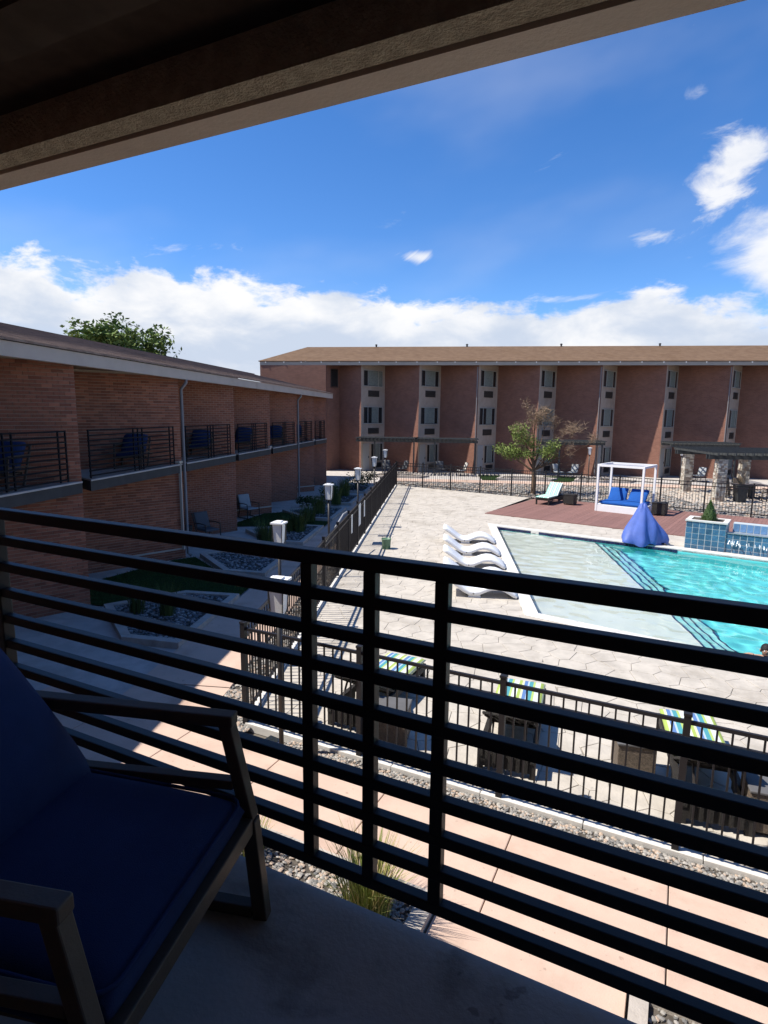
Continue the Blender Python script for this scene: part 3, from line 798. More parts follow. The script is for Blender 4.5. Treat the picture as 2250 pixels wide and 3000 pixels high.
# back panels, balcony slabs, railings
railseg = MB().box(0, 1, -.012, .012, -.016, .016).mesh('bar')
postseg = MB().box(-.014, .014, -.014, .014, 0, 1).mesh('bar')
for k in range(1, len(EY)):
    y0, y1 = EY[k - 1], EY[k]
    bk = (LX + LBK[0], y1 + LBK[1])
    d = Vector((bk[0] - LX + .34, bk[1] - y0 - .30)); L = d.length; ang = math.atan2(d.y, d.x)
    pn = MB().box(0, L, -.12, 0, -.05, 5.3).build('door_panel', STUCCO, lb, loc=(LX - .34, y0 + .30, 0), rz=ang)
    for z0 in (.1, 2.85):
        MB().box(L * .15, L * .85, -.135, -.121, z0, z0 + 2.0).build('glass_door', GLASSD, pn)
    sl = MB().prism(ccw([(LX + .03, y0 + .28), (LX + .03, y1 - .02), (bk[0] + .2, bk[1])]), 2.52, 2.74).build('balcony_slab', mat('slab paint', (.065, .063, .06), .8, .2, var=.2, vscale=3), lb)
    MB().prism(ccw([(LX + .05, y0 + .27), (LX + .05, y1 - .03), (bk[0] + .22, bk[1])]), 2.741, 2.775).build('slab_edge', CONC, sl)
    rl = thing('railing', None, None); rl.parent = lb; rl.location = (LX, y0 + .32, 0)
    Lr = y1 - y0 - .72
    for i in range(10):
        o = new('bar', railseg, RAILD, rl, (0, 0, FLZ + .08 + .11 * i), PI / 2); o.scale = (Lr, 1, 1)
    for t in (.03, .52 - .21 / Lr, .52, .52 + .21 / Lr, Lr - .25, Lr - .02):
        yy = t if t > 1.2 or t < .05 else t * Lr
        o = new('bar', postseg, RAILD, rl, (0, yy, FLZ + .03)); o.scale = (1, 1, 1.06)
    if k % 2 == 0 or k == 1: MB().box(-.36, .06, -.14, .14, 0, .06).build('pier_cap', PIPEC, lb, loc=(LX - .02, y1 - .05, 2.80)) if k in (2, 4, 6) else None
# eave, roof, pipes
MB().box(-.14, 0, 2, 36.1, 5.17, 5.43).build('fascia', FASCIAL, lb, loc=(-7.74, 0, 0))
MB().box(-11.2, -7.885, 2, 36.0, 5.31, 5.36).build('soffit', CEIL, lb)
rfm = MB(); rfm.quad_box([(-7.70, 1.5, 5.44), (-7.70, 36.15, 5.44), (-14.0, 36.15, 6.86), (-14.0, 1.5, 6.86), (-7.70, 1.5, 5.475), (-7.70, 36.15, 5.475), (-14.0, 36.15, 6.90), (-14.0, 1.5, 6.90)])
rfm.quad_box([(-14.01, 1.5, 6.86), (-14.01, 40, 6.86), (-20, 40, 5.45), (-20, 1.5, 5.45), (-14.01, 1.5, 6.90), (-14.01, 40, 6.90), (-20, 40, 5.49), (-20, 1.5, 5.49)])
lroof = rfm.build('roof', ROOFL, lb)
sh_m = MB()                                                   # shingle courses as thin lips
for i in range(44):
    x0 = -7.72 - i * .142; z0 = 5.478 + (-7.70 - x0) * .2254
    sh_m.quad_box([(x0, 1.6, z0 - .001), (x0, 36.1, z0 - .001), (x0 - .14, 36.1, z0 + .0305), (x0 - .14, 1.6, z0 + .0305), (x0, 1.6, z0 + .009), (x0, 36.1, z0 + .009), (x0 - .14, 36.1, z0 + .0335), (x0 - .14, 1.6, z0 + .0335)])
tag(sh_m.build('shingle_courses', ROOFL, lroof), kind='stuff')
MB().box(-20, -10.6, 1.6, 40, 0, 5.4).build('rear_block', BRICK, lb)
for yy, mt_ in ((EY[2] + .06, PIPEG), (EY[5] + .06, PIPEG)):
    MB().tube([(-7.78, yy, 5.2), (-7.78, yy, 5.08), (-7.94, yy, 4.9), (-7.94, yy, 4.7), (-7.94, yy, .1), (-7.84, yy, .03)], .045, 8).build('downspout', mt_, lb, smooth=True)
MB().box(-.045, .02, -.03, .03, .25, 2.80).build('conduit', PIPEC, lb, loc=(-7.97, EY[2] - .14, 0))
for k in (2, 4, 6):
    a = Vector((LX + LBK[0], EY[k] + LBK[1])); c = Vector((LX, EY[k])); d = c - a; L = d.length
    MB().box(L * .45, L + .012, -.03, -.013, .24, .29).build('base_trim', PIPEC, lb, loc=(a.x, a.y, 0), rz=math.atan2(d.y, d.x))

# ---- far wing
FY, BYd = 44.3, 2.12
fb_ = thing('brick_building', 'three storey red brick wing with tan window bays across the far side', 'building', (0, 0, 0))
FX = [-7.36 + 4.3 * i for i in range(8)]                     # fin fronts
EAVE = 7.80
def add_window(pn, x0, x1, z0, z1, mode):
    wn = MB().box(x0, x1, -.015, .05, z0, z1).build('window', GLASSD, pn)
    MB().box(x0 - .03, x1 + .03, -.045, -.016, z1 - .05, z1).build('frame', FRAMEL, wn); MB().box(x0 - .05, x1 + .05, -.07, -.016, z0 - .05, z0).build('sill', FRAMEL, wn)
    for xx in (x0, x0 + (x1 - x0) * .2, x0 + (x1 - x0) * .76, x1 - .03): MB().box(xx, xx + .04, -.04, -.016, z0, z1 - .05).build('frame', FRAMEL if xx not in (x0,) else FRAMEW, wn)
    n = 11; mb = MB()
    c0, c1 = {0: (.24, .76), 1: (.42, .76), 2: (.24, .97)}[mode]
    for i in range(n):
        t0, t1 = c0 + (c1 - c0) * i / n, c0 + (c1 - c0) * (i + 1) / n
        dy = -.017 - .010 * (i % 2)
        mb.quad_box([(x0 + (x1 - x0) * t0, dy, z0 + .03), (x0 + (x1 - x0) * t1, -.044 - dy, z0 + .03), (x0 + (x1 - x0) * t1, -.012, z0 + .03), (x0 + (x1 - x0) * t0, -.012, z0 + .03),
                     (x0 + (x1 - x0) * t0, dy, z1 - .06), (x0 + (x1 - x0) * t1, -.044 - dy, z1 - .06), (x0 + (x1 - x0) * t1, -.012, z1 - .06), (x0 + (x1 - x0) * t0, -.012, z1 - .06)])
    mb.build('curtain', CURTAIN, wn)
def grille(pn, x0, x1, z0, z1):
    gr = MB().box(x0, x1, -.03, .05, z0, z1).build('air_conditioner', GRILLE, pn)
    for i in range(5):
        z = z0 + (z1 - z0) * (i + .3) / 5; MB().box(x0 + .03, x1 - .03, -.05, -.031, z, z + .035).build('louvre', FRAMEW, gr)
for i, x in enumerate(FX):
    bx = x + 1.50                                             # back corner of this bay
    d = Vector((1.50, BYd)); L = d.length; ang = math.atan2(d.y, d.x)
    if i < 7:
        pn = MB().box(0, L, 0, .2, -.05, EAVE + .1).build('window_bay', STUCCO, fb_, loc=(x + .03, FY, 0), rz=ang)
        for fl_, (z0, z1, a0, a1) in enumerate(((.72, 2.05, .18, .55), (3.58, 4.82, 2.78, 3.22), (6.36, 7.52, 5.56, 6.02))):
            wx0, wx1 = (.10 * L, .88 * L) if fl_ else (.42 * L, .90 * L)
            add_window(pn, wx0, wx1, z0, z1, random.choice((0, 0, 1, 2)) if fl_ else 0)
            grille(pn, .28 * L if fl_ else .5 * L, .74 * L if fl_ else .86 * L, a0, a1)
        dr = MB().box(.06 * L, .32 * L, -.03, .02, 0, 2.05).build('door', mat('patio door', (.33, .34, .34), .5, .4), pn)
        MB().box(.29 * L, .305 * L, -.07, -.031, .95, 1.1).build('handle', DKMETAL, dr)
        fin_wall(fb_, (bx, FY + BYd), (x + 4.3, FY), EAVE + .1)
        if i % 2 == 1: MB().tube([(x + 4.22, FY + .02, 7.7), (x + 4.22, FY - .02, 5.0), (x + 4.22, FY - .02, .1)], .04, 6).build('downspout', PIPEG, fb_)
# left end of the far wing
fin_wall(fb_, (-9.25, 45.7), (FX[0], FY), EAVE + .1)
o, L, ang = fin_wall(fb_, (-9.95, FY), (-9.25, 45.72), EAVE + .1)
wn = MB().box(L * .30, L * .80, -.02, .03, 6.30, 7.55).build('window', GLASSD, o)
for a_ in ((L * .28, L * .31), (L * .79, L * .82)): MB().box(a_[0], a_[1], -.05, -.021, 6.27, 7.58).build('frame', FRAMEW, wn)
MB().box(L * .28, L * .82, -.05, -.021, 7.551, 7.60).build('frame', FRAMEW, wn); MB().box(L * .28, L * .82, -.05, -.021, 6.22, 6.268).build('frame', FRAMEW, wn)
fin_wall(fb_, (-15.0, 44.06), (-9.95, 43.99), EAVE - .003)
fin_wall(fb_, (-9.94, 44.0), (-9.93, 44.32), EAVE - .003)
MB().box(-15.3, 26, 46.62, 58, 0, EAVE).build('rear_block', BRICKF, fb_)
MB().box(-15.0, 27, FY - .26, FY - .14, EAVE, EAVE + .24).build('gutter', GUTTER, fb_)
MB().box(-15.0, 27, FY - .14, FY + 2.6, EAVE + .11, EAVE + .16).build('soffit', CEIL, fb_)
st = MB().box(-.03, .03, -.05, .04, -.045, .05).mesh('gutter_bracket')
for i in range(30): new('gutter_bracket', st, WHITE, fb_, (-14.6 + 1.42 * i + random.uniform(-.08, .08), FY - .265, EAVE + .20))
rz_ = MB(); ey, rzz = FY - .30, 9.72
rz_.quad_box([(-15.1, ey, EAVE + .26), (27, ey, EAVE + .26), (27, 50.2, rzz), (-12.9, 50.2, rzz), (-15.1, ey, EAVE + .30), (27, ey, EAVE + .30), (27, 50.2, rzz + .05), (-12.9, 50.2, rzz + .05)])
rz_.quad_box([(-15.1, ey, EAVE + .26), (-12.9, 50.2, rzz), (-12.9, 50.21, rzz), (-15.1, 57, EAVE + .26), (-15.1, ey, EAVE + .30), (-12.9, 50.2, rzz + .05), (-12.9, 50.21, rzz + .05), (-15.1, 57, EAVE + .30)])
rz_.quad_box([(-12.9, 50.22, rzz), (27, 50.22, rzz), (27, 57, EAVE + .3), (-15, 57, EAVE + .3), (-12.9, 50.22, rzz + .05), (27, 50.22, rzz + .05), (27, 57, EAVE + .34), (-15, 57, EAVE + .34)])
froof = rz_.build('roof', ROOFM, fb_)
cm = MB()
for i in range(38):
    t0, t1 = i / 38, (i + .92) / 38
    a = Vector((-15.1, ey, EAVE + .302)).lerp(Vector((-12.9, 50.2, rzz + .052)), t0); bq = Vector((-15.1, ey, EAVE + .302)).lerp(Vector((-12.9, 50.2, rzz + .052)), t1)
    cm.quad_box([(a.x, a.y, a.z), (27, a.y, a.z), (27, bq.y, bq.z), (bq.x, bq.y, bq.z), (a.x, a.y, a.z + .012), (27, a.y, a.z + .012), (27, bq.y, bq.z + .003), (bq.x, bq.y, bq.z + .003)])
tag(cm.build('shingle_courses', ROOFM, froof), kind='stuff')
for x in (-6.4, .35, 7.1, 13.9):
    MB().lathe([(.07, 0), (.07, .14), (.10, .15), (.10, .20), (.04, .23)], 10).build('roof_vent', DKMETAL, froof, loc=(x * 1.1, 50.0, rzz))

# ---- the viewer's own wing
own = thing('hotel_wing', 'brown overhanging eave and balcony floor of the nearest wing', 'building', (0, 0, 0), TH)
# local frame: x = along the wing, y = out towards the courtyard
def own_poly(name, pts, z0, z1, mt): return MB().prism(ccw(pts), z0, z1).build(name, mt, own)
own_poly('balcony_slab', [(-2.62, 1.395), (1.9, 1.395), (.3, -.95)], FLZ - .22, FLZ, FLOORM)
own_poly('fascia', [(-14, 1.585), (12, 1.585), (12, 1.69), (-14, 1.69)], 5.17, 5.46, FASCIA)
own_poly('soffit_board', [(-14, 1.478), (12, 1.478), (12, 1.568), (-14, 1.568)], 5.176, 5.46, ROUGHB)
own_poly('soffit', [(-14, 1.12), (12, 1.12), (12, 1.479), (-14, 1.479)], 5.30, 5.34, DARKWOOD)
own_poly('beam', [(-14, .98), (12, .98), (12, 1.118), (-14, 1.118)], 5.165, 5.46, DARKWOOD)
own_poly('ceiling', [(-14, -3), (12, -3), (12, .979), (-14, .979)], 5.18, 5.24, CEIL)
own_poly('roof', [(-14.1, -6), (12.1, -6), (12.1, 1.72), (-14.1, 1.72)], 5.461, 5.56, ROOFL)
for k in (-2, -1, 0, 1):
    s0 = -2.56 + 4.3 * k
    a, c = Vector((s0 + 2.75, -.80)), Vector((s0, 1.34)); d = c - a
    MB().box(0, d.length, 0, .28, -.05, 5.17).build('wall', BRICK, own, loc=(a.x, a.y, 0), rz=math.atan2(d.y, d.x))
    a2, c2 = Vector((s0 + 4.25, 1.30)), Vector((s0 + 2.76, -.82)); d2 = c2 - a2
    MB().box(0, d2.length, -.15, 0, -.05, 5.17).build('door_panel', STUCCO, own, loc=(a2.x, a2.y, 0), rz=math.atan2(d2.y, d2.x))
own_poly('rear_block', [(-14, -6), (12, -6), (12, -1.0), (-14, -1.0)], 0, 5.16, BRICK)

# ================================================================== OBJECTS
# ---------------- balcony railing in the foreground
br = thing('balcony_railing', 'black metal balcony railing of ten horizontal bars in the foreground', 'railing', W(0, 1.42, FLZ), TH)
RZ = [3.841 - .110 * i for i in range(10)]
for i, z in enumerate(RZ):
    hh = .042 if i == 0 else .036
    o = MB().box(-2.44, 1.80, -.021 if i == 0 else -.018, .021 if i == 0 else .018, z - FLZ - hh / 2, z - FLZ + hh / 2).build('rail', BLACK, br, bevel=.004)
for s_ in (-.949, -.739, -.525, 1.35):
    MB().box(s_ - .019, s_ + .019, -.017, .017, RZ[9] - FLZ - .018, RZ[0] - FLZ - .022).build('post', BLACK, br, bevel=.003)
MB().box(-2.49, -2.441, -.024, .024, -.10, RZ[0] - FLZ + .02).build('post', BLACK, br, bevel=.004)
MB().box(1.801, 1.85, -.024, .024, -.10, RZ[0] - FLZ + .02).build('post', BLACK, br, bevel=.004)

# ---------------- armchair (local x = facing, y = left)
def armchair(label, loc, rz, group=None):
    t = thing('armchair', label, 'armchair', loc, rz, group)
    HW = .3535
    fw_ = .040
    for sg, nm in ((1, 'left'), (-1, 'right')):
        y = sg * (HW - fw_ / 2)
        MB().bar((0.0, y, 0.0), (-.030, y, .32), fw_, .044, (1, 0, 0)).build('leg', TAUPE, t, bevel=.004)
        MB().bar((-.030, y, .32), (-.095, y, .622), fw_, .038, (1, 0, 0)).build('arm_post', TAUPE, t, bevel=.004)
        MB().bar((-.068, y, .622), (-.93, y, .612), fw_ + .004, .036).build('armrest', TAUPE, t, bevel=.005)
        MB().bar((-.075, y, .425), (-.82, y, .40), fw_ - .006, .028).build('side_rail', TAUPE, t, bevel=.003)
        MB().bar((-.025, y, .022), (-.62, y, .022), fw_, .036).build('runner', TAUPE, t, bevel=.004)
        MB().bar((-.62, y, .0), (-1.06, y, .80), fw_, .050, (1, 0, 0)).build('back_leg', TAUPE, t, bevel=.004)
    MB().box(-.062, -.012, -HW + fw_, HW - fw_, .285, .335).build('front_rail', TAUPE, t, bevel=.004)
    MB().box(-.70, -.66, -HW + fw_, HW - fw_, .25, .30).build('rear_rail', TAUPE, t, bevel=.004)
    for i in range(6): MB().box(-.66, -.064, -.27 + i * .1, -.22 + i * .1, .275, .29).build('slat', TAUPE, t)
    MB().box(-1.085, -1.04, -HW + fw_, HW - fw_, .765, .82).build('top_rail', TAUPE, t, bevel=.004)
    MB().cushion(.66, .60, .125, .020).build('seat_cushion', NAVY, t, smooth=True, weld=True, loc=(-.36, 0, .378)).rotation_euler = (0, R(2.5), 0)
    def welt(w_, d_, z_, par):
        pts = []
        for cx_, cy_, a0 in ((1, 1, 0), (-1, 1, 90), (-1, -1, 180), (1, -1, 270)):
            for k in range(5):
                a = R(a0 + 22.5 * k); pts.append((cx_ * (w_ / 2 - .05) + .05 * math.cos(a), cy_ * (d_ / 2 - .05) + .05 * math.sin(a), z_))
        MB().tube(pts + pts[:2], .0055, 6, cap=False).build('piping', NAVY, par, smooth=True)
    sc0 = [o for o in t.children if o.name.startswith('seat_cushion')][0]
    welt(.656, .596, .040, sc0); welt(.656, .596, -.040, sc0)
    bc = MB().cushion(.62, .62, .19, .075).build('back_cushion', NAVY, t, smooth=True, weld=True, loc=(-.735, 0, .610))
    bc.rotation_euler = (0, R(50), 0)
    welt(.656, .616, .0, bc)
    return t
CA = TH + R(15.07)
fdir = Vector((math.cos(CA), math.sin(CA), 0)); ldir = Vector((-math.sin(CA), math.cos(CA), 0))
cpos = W(-1.005, 1.25, FLZ) - ldir * .3535
chair = armchair('dark blue cushioned armchair on the near balcony floor', cpos, CA)
for k in (1, 2, 3, 4, 5, 6):
    nmz = ['nearest', 'second', 'third', 'fourth', 'fifth', 'sixth'][k - 1]
    dup(chair, (LX - .51, EY[k] - 1.95, FLZ + .006), R(-75), 'navy armchair behind the bars of the left wing balcony, %s along' % nmz, 'armchairs on the left wing balconies')

# ---------------- metal fences
pk = MB().box(-.009, .009, -.009, .009, .04, 1.36).mesh('picket')
pst = MB().box(-.032, .032, -.032, .032, -.05, 1.42).box(-.038, .038, -.038, .038, 1.42, 1.445).mesh('post')
rlm = MB().box(0, 1, -.016, .016, -.019, .019).mesh('rail')
def fence(label, a, c, sp=.125, span=1.86):
    a, c = Vector((a[0], a[1], 0)), Vector((c[0], c[1], 0)); d = c - a; L = d.length; ang = math.atan2(d.y, d.x)
    t = thing('metal_fence', label, 'fence', (a.x, a.y, .03), ang)
    n = max(1, round(L / span))
    for i in range(n + 1): new('post', pst, FENCE, t, (L * i / n, 0, 0))
    for i in range(n):
        for z in (1.35, 1.19, .10):
            o = new('rail', rlm, FENCE, t, (L * i / n + .032, 0, z)); o.scale = (L / n - .064, 1, 1)
        q = int((L / n - .06) / sp)
        for j in range(1, q + 1): new('picket', pk, FENCE, t, (L * i / n + (L / n) * j / (q + 1), 0, 0))
    return t
lf = fence('long black picket fence from the near corner along the side walk', FNL, FNR)
fe = W(4.3, 6.02); ff = fence('black picket fence below the balcony in front of the loungers', (FNL[0] + .02, FNL[1] - .02), (W(3.85, 6.02).x, W(3.85, 6.02).y))
fd = Vector((.884, -.467))
far_f = fence('black picket fence behind the wooden deck and white cabana', (FNR[0] + .04, FNR[1]), (FNR[0] + fd.x * 20.5, FNR[1] + fd.y * 20.5 + .35))
# signs on the left fence
for i, (px, py, hw, hz, lab) in enumerate(((1029, 1521, .11, .28, 'narrow white sign on the side fence, nearest of three'), (1052, 1497, .24, .36, 'largest white sign on the side fence, in the middle'), (1066, 1472, .12, .28, 'narrow white sign on the side fence, farthest of three'))):
    v = ray(px, py); dd = Vector((FNR[0] - FNL[0], FNR[1] - FNL[1], 0)).normalized(); nn2 = Vector((dd.y, -dd.x, 0))
    t = (Vector((FNL[0], FNL[1], H)) - Vector((0, 0, H))).dot(nn2) / v.dot(nn2); p = Vector((0, 0, H)) + v * t
    sg = MB().box(-hw, hw, -.004, .004, -hz, hz).build('sign', SIGNM, None, loc=(p.x + .022, p.y, max(.92, min(p.z, .98)) ), rz=math.atan2(dd.y, dd.x))
    tag(sg, lab, 'sign', 'white signs on the side fence')
# gate closer rail
gp = AT(1010, 1520, 17.6)
hr = MB().tube([(-3.46, 14.9, .80), (-3.46, 16.2, 1.0), (-3.46, 17.6, 1.22), (-3.40, 18.1, 1.24)], .022, 8).tube([(-3.46, 16.2, .0), (-3.46, 16.2, 1.0)], .022, 8)
tag(hr.build('handrail', mat('pale galvanised steel', (.50, .49, .46), .4, .5, metal=.3), None, smooth=True), 'pale sloping steel handrail outside the side fence', 'handrail')

# ---------------- lamp posts
def lamp_post(label, loc, htop=2.28):
    t = thing('lamp_post', label, 'lamp post', (loc[0], loc[1], 0), TH * .3, 'lantern posts round the courtyard')
    MB().lathe([(.09, -.02), (.09, .02), (.04, .05)], 12).build('base', DKMETAL, t, smooth=False)
    MB().tube([(0, 0, .04), (0, 0, htop - .47)], .031, 10).build('pole', DKMETAL, t, smooth=True)
    MB().box(-.07, .07, -.07, .07, htop - .475, htop - .445).build('collar', DKMETAL, t)
    mb = MB(); a0, a1, z0, z1 = .070, .092, htop - .444, htop - .035
    mb.quad_box([(-a0, -a0, z0), (a0, -a0, z0), (a0, a0, z0), (-a0, a0, z0), (-a1, -a1, z1), (a1, -a1, z1), (a1, a1, z1), (-a1, a1, z1)])
    mb.build('lantern_glass', LAMPG, t)
    for x in (-1, 1):
        for y in (-1, 1): MB().bar((x * .076, y * .076, z0), (x * .098, y * .098, z1), .011, .011).build('lantern_bar', DKMETAL, t)
    for x in (-1, 1):
        MB().tube([(x * .075, 0, z0), (x * .135, 0, z0 + .12), (x * .14, 0, z1 - .06), (x * .115, 0, z1)], .006, 5).build('side_hoop', DKMETAL, t)
    MB().box(-.125, .125, -.125, .125, htop - .034, htop - .005).build('cap', WHITE, t)
    MB().box(-.06, .06, -.06, .06, htop - .004, htop + .018).build('finial', WHITE, t)
    return t
lp = lamp_post('lantern post in the gravel by the near corner of the pool fence', (-2.12, 6.72))
lab = ['lantern post beside the second planting bed on the side walk', 'lantern post on the side walk with grassy bed behind it', 'lantern post on the side walk, fourth from the balcony', 'lantern post by the far end of the side walk', 'small distant lantern post before the far patio doors', 'distant lantern post behind the white cabana, left of it', 'distant lantern post behind the stone pergola column']
for (px, py), lb_ in zip(((817, 1524), (963, 1415), (1049, 1369), (1097, 1337), (1129, 1316), (1729, 1306), (2000, 1313)), lab):
    p = G(px, py, 2.28)
    if p.y > 40: p = AT(px, py, 40.1)
    if px == 2000: p = AT(px, py, 40.6)
    dup(lp, (p.x, p.y, -.03), TH * .3, lb_)

# ---------------- loungers in the foreground
def chaise(label, loc, rz, cloth, frame, group, angle=31, legz=.30):
    """local y = towards the feet, head end at y=0"""
    t = thing('sun_lounger', label, 'sun lounger', loc, rz, group)
    w2 = .34
    for x in (-w2 + .03, w2 - .03):
        MB().box(x - .03, x + .03, .02, 1.92, legz - .10, legz).build('side_rail', frame, t)
        MB().box(x - .032, x + .032, .03, .10, 0, legz - .101).build('leg', frame, t); MB().box(x - .032, x + .032, 1.82, 1.89, 0, legz - .101).build('leg', frame, t)
    MB().box(-w2 + .061, w2 - .061, .03, .07, .07, legz).build('end_panel', frame, t)
    for i in range(6): MB().box(-w2 + .09 + i * .094, -w2 + .125 + i * .094, .012, .029, .07, legz - .02).build('skirt_rib', frame, t)
    for x in (-w2 + .03, w2 - .03): MB().box(x - .02, x + .02, .101, .72, .10, legz - .101).build('side_panel', frame, t); MB().box(-w2 + .061, w2 - .061, 1.865, 1.92, legz - .10, legz).build('end_rail', frame, t)
    for i in range(9): MB().box(-w2 + .061, w2 - .061, .74 + i * .125, .79 + i * .125, legz - .03, legz - .006).build('slat', frame, t)
    a = R(angle); cy, sy = math.cos(a), math.sin(a); hy, hz = .80, legz + .02; Lb = .78
    def bp(x, u, o_): return (x, hy - u * cy - o_ * sy, hz + u * sy - o_ * cy)
    # backrest panel: leans towards the head end
    mb = MB(); mb.quad_box([bp(-w2 + .02, 0, .035), bp(w2 - .02, 0, .035), bp(w2 - .02, Lb, .035), bp(-w2 + .02, Lb, .035), bp(-w2 + .02, 0, 0), bp(w2 - .02, 0, 0), bp(w2 - .02, Lb, 0), bp(-w2 + .02, Lb, 0)])
    mb.build('backrest', frame, t, bevel=.01)
    for i in range(7):
        x = -w2 + .06 + i * (2 * w2 - .12) / 6
        MB().bar(bp(x, .03, .045), bp(x, Lb - .03, .045), .028, .016).build('back_rib', frame, t)
    for x in (-.2, .2): MB().bar(bp(x, .52, .04), (x, .16, legz - .02), .022, .022).build('strut', DKMETAL, t)
    Ms = Matrix.Translation((0, 1.37, legz + .045))
    MB().cushion(.66, 1.14, .085, .012, 10, 16, Ms).build('seat_cushion', cloth, t, smooth=True, weld=True)
    up = Vector((0, -cy, sy)); nr = Vector((0, sy, cy)); cc = Vector((0, hy, hz)) + up * (Lb / 2) + nr * .047
    Mb = Matrix((Vector((1, 0, 0)), up, nr)).transposed().to_4x4(); Mb.translation = cc
    MB().cushion(.66, Lb + .02, .085, .012, 10, 12, Mb).build('back_cushion', cloth, t, smooth=True, weld=True)
    return t
spots = [((-1.45, 7.12), (-.87, 8.77), 'striped lounger by the fence corner, beside the low table'), ((.62, 6.38), (.99, 8.21), 'striped lounger in the middle of the row along the near fence'), ((2.72, 5.72), (3.13, 7.56), 'striped lounger at right in the row along the near fence')]
gl = 'striped loungers along the near fence'
for i, (h, f, lb_) in enumerate(spots):
    d = Vector((f[0] - h[0], f[1] - h[1])); rz = math.atan2(d.y, d.x) - PI / 2
    if i == 2: rz = TH * .55
    h = (h[0] + d.normalized().x * .22, h[1] + d.normalized().y * .22)
    if i == 0: ch0 = chaise(lb_, (h[0], h[1], 0), rz, STR_B, WICKER, gl)
    else: dup(ch0, (h[0], h[1], 0), rz, lb_)
def side_table(label, loc, rz, mt, w=.46, h=.48, top=None):
    t = thing('side_table', label, 'side table', loc, rz, 'low poolside tables')
    a = w / 2
    for x in (-1, 1):
        for y in (-1, 1): MB().box(x * (a - .05) - .022, x * (a - .05) + .022, y * (a - .05) - .022, y * (a - .05) + .022, 0, .06).build('foot', DKMETAL, t)
    for i, (x0, x1, y0, y1) in enumerate(((-a, a, -a, -a + .03), (-a, a, a - .03, a), (-a, -a + .03, -a + .031, a - .031), (a - .03, a, -a + .031, a - .031))):
        MB().box(x0, x1, y0, y1, .05, h - .03).build('side_panel', mt, t, bevel=.006)
    MB().box(-a - .012, a + .012, -a - .012, a + .012, h - .029, h).build('top', top or mt, t, bevel=.008)
    return t
TGREY = mat('grey table top', (.115, .112, .112), .6, .3, var=.15, vscale=5)
tb = side_table('low grey table between the corner lounger and the middle one', (-.76, 7.20, 0), R(-6), WICKB, .42, .50, TGREY)
dup(tb, (2.18, 6.86, 0), R(-5), 'low grey table beside the right striped lounger')
dup(tb, (3.32, 6.1, 0), R(-12), 'low grey table at the right edge behind the fence')
# ---------------- small things on the ground
bk_ = thing('bucket', 'green plastic bucket standing on the pool deck by the side fence', 'bucket', (-2.22, 18.42, 0), .4)
MB().lathe([(.125, 0), (.13, .01), (.15, .30), (.158, .31), (.158, .335), (.145, .335), (.135, .06), (.01, .05)], 20).build('tub', GREENP, bk_, smooth=True)
MB().tube([(-.15, 0, .31), (-.13, .0, .40), (0, 0, .44), (.13, 0, .40), (.15, 0, .31)], .008, 6).build('handle', DKMETAL, bk_)
wb = thing('flood_light', 'small white flood light box lying in the gravel by the lamp post', 'light', (-2.26, 6.98 - .18, -.01), R(-25))
MB().box(-.10, .10, -.07, .07, .02, .12).build('housing', WHITE, wb, bevel=.012); MB().box(-.09, .09, -.06, .06, .121, .128).build('lens', GLASSD, wb); MB().box(-.03, .03, -.02, .02, -.02, .02).build('stake', DKMETAL, wb)

# ---------------- white ledge loungers
prof = [(x_, z_ * .66 + .025) for x_, z_ in [(0, .74), (.10, .655), (.24, .52), (.38, .36), (.50, .22), (.62, .135), (.74, .115), (.86, .15), (.98, .235), (1.10, .315), (1.22, .355), (1.34, .345), (1.46, .285), (1.57, .19), (1.66, .10), (1.73, .04)]]
def ledge(label, loc, group):
    t = thing('pool_lounger', label, 'lounger', loc, 0, group)
    top = []; bot = []
    for i, (x, z) in enumerate(prof):
        a, c = prof[max(0, i - 1)], prof[min(len(prof) - 1, i + 1)]; dx, dz = c[0] - a[0], c[1] - a[1]; L = math.hypot(dx, dz); nx_, nz_ = -dz / L, dx / L
        th = .055 if 0 < i < len(prof) - 1 else .035
        top.append((x + nx_ * th, z + nz_ * th)); bot.append((x - nx_ * th, max(0, z - nz_ * th)))
    b0 = MB(); n = len(prof); ys = [-.33, -.318, -.29, .29, .318, .33]; sc_ = [.55, .85, 1, 1, .85, .55]
    for y, k in zip(ys, sc_):
        for (x, z), (xt, zt), (xb, zb) in zip(prof, top, bot):
            b0.v.append((x + (xt - x) * k, y, z + (zt - z) * k)); b0.v.append((x + (xb - x) * k, y, z + (zb - z) * k))
    st_ = 2 * n
    for j in range(len(ys) - 1):
        for i in range(n - 1):
            for s_ in (0, 1):
                a = j * st_ + 2 * i + s_; q_ = (a, a + 2, a + 2 + st_, a + st_); b0.f.append(q_ if s_ == 0 else q_[::-1])
        for i in (0, n - 1):
            a = j * st_ + 2 * i; b0.f.append((a, a + 1, a + 1 + st_, a + st_))
    for j in (0, len(ys) - 1):
        for i in range(n - 1):
            a = j * st_ + 2 * i; b0.f.append((a, a + 1, a + 3, a + 2))
    b0.build('shell', WPLAST, t, smooth=True, weld=True)
    mb = MB(); mb.profile([(.60, .0), (.90, .0), (.86, .085), (.74, .05), (.62, .075)], -.28, .28); mb.build('base', WPLAST, t)
    mb = MB().tube([(.72, -.337, .105), (.72, -.329, .105)], .022, 12); mb.build('drain_cap', mat('grey plug', (.30, .29, .27), .6, .3), t)
    return t
l0 = None
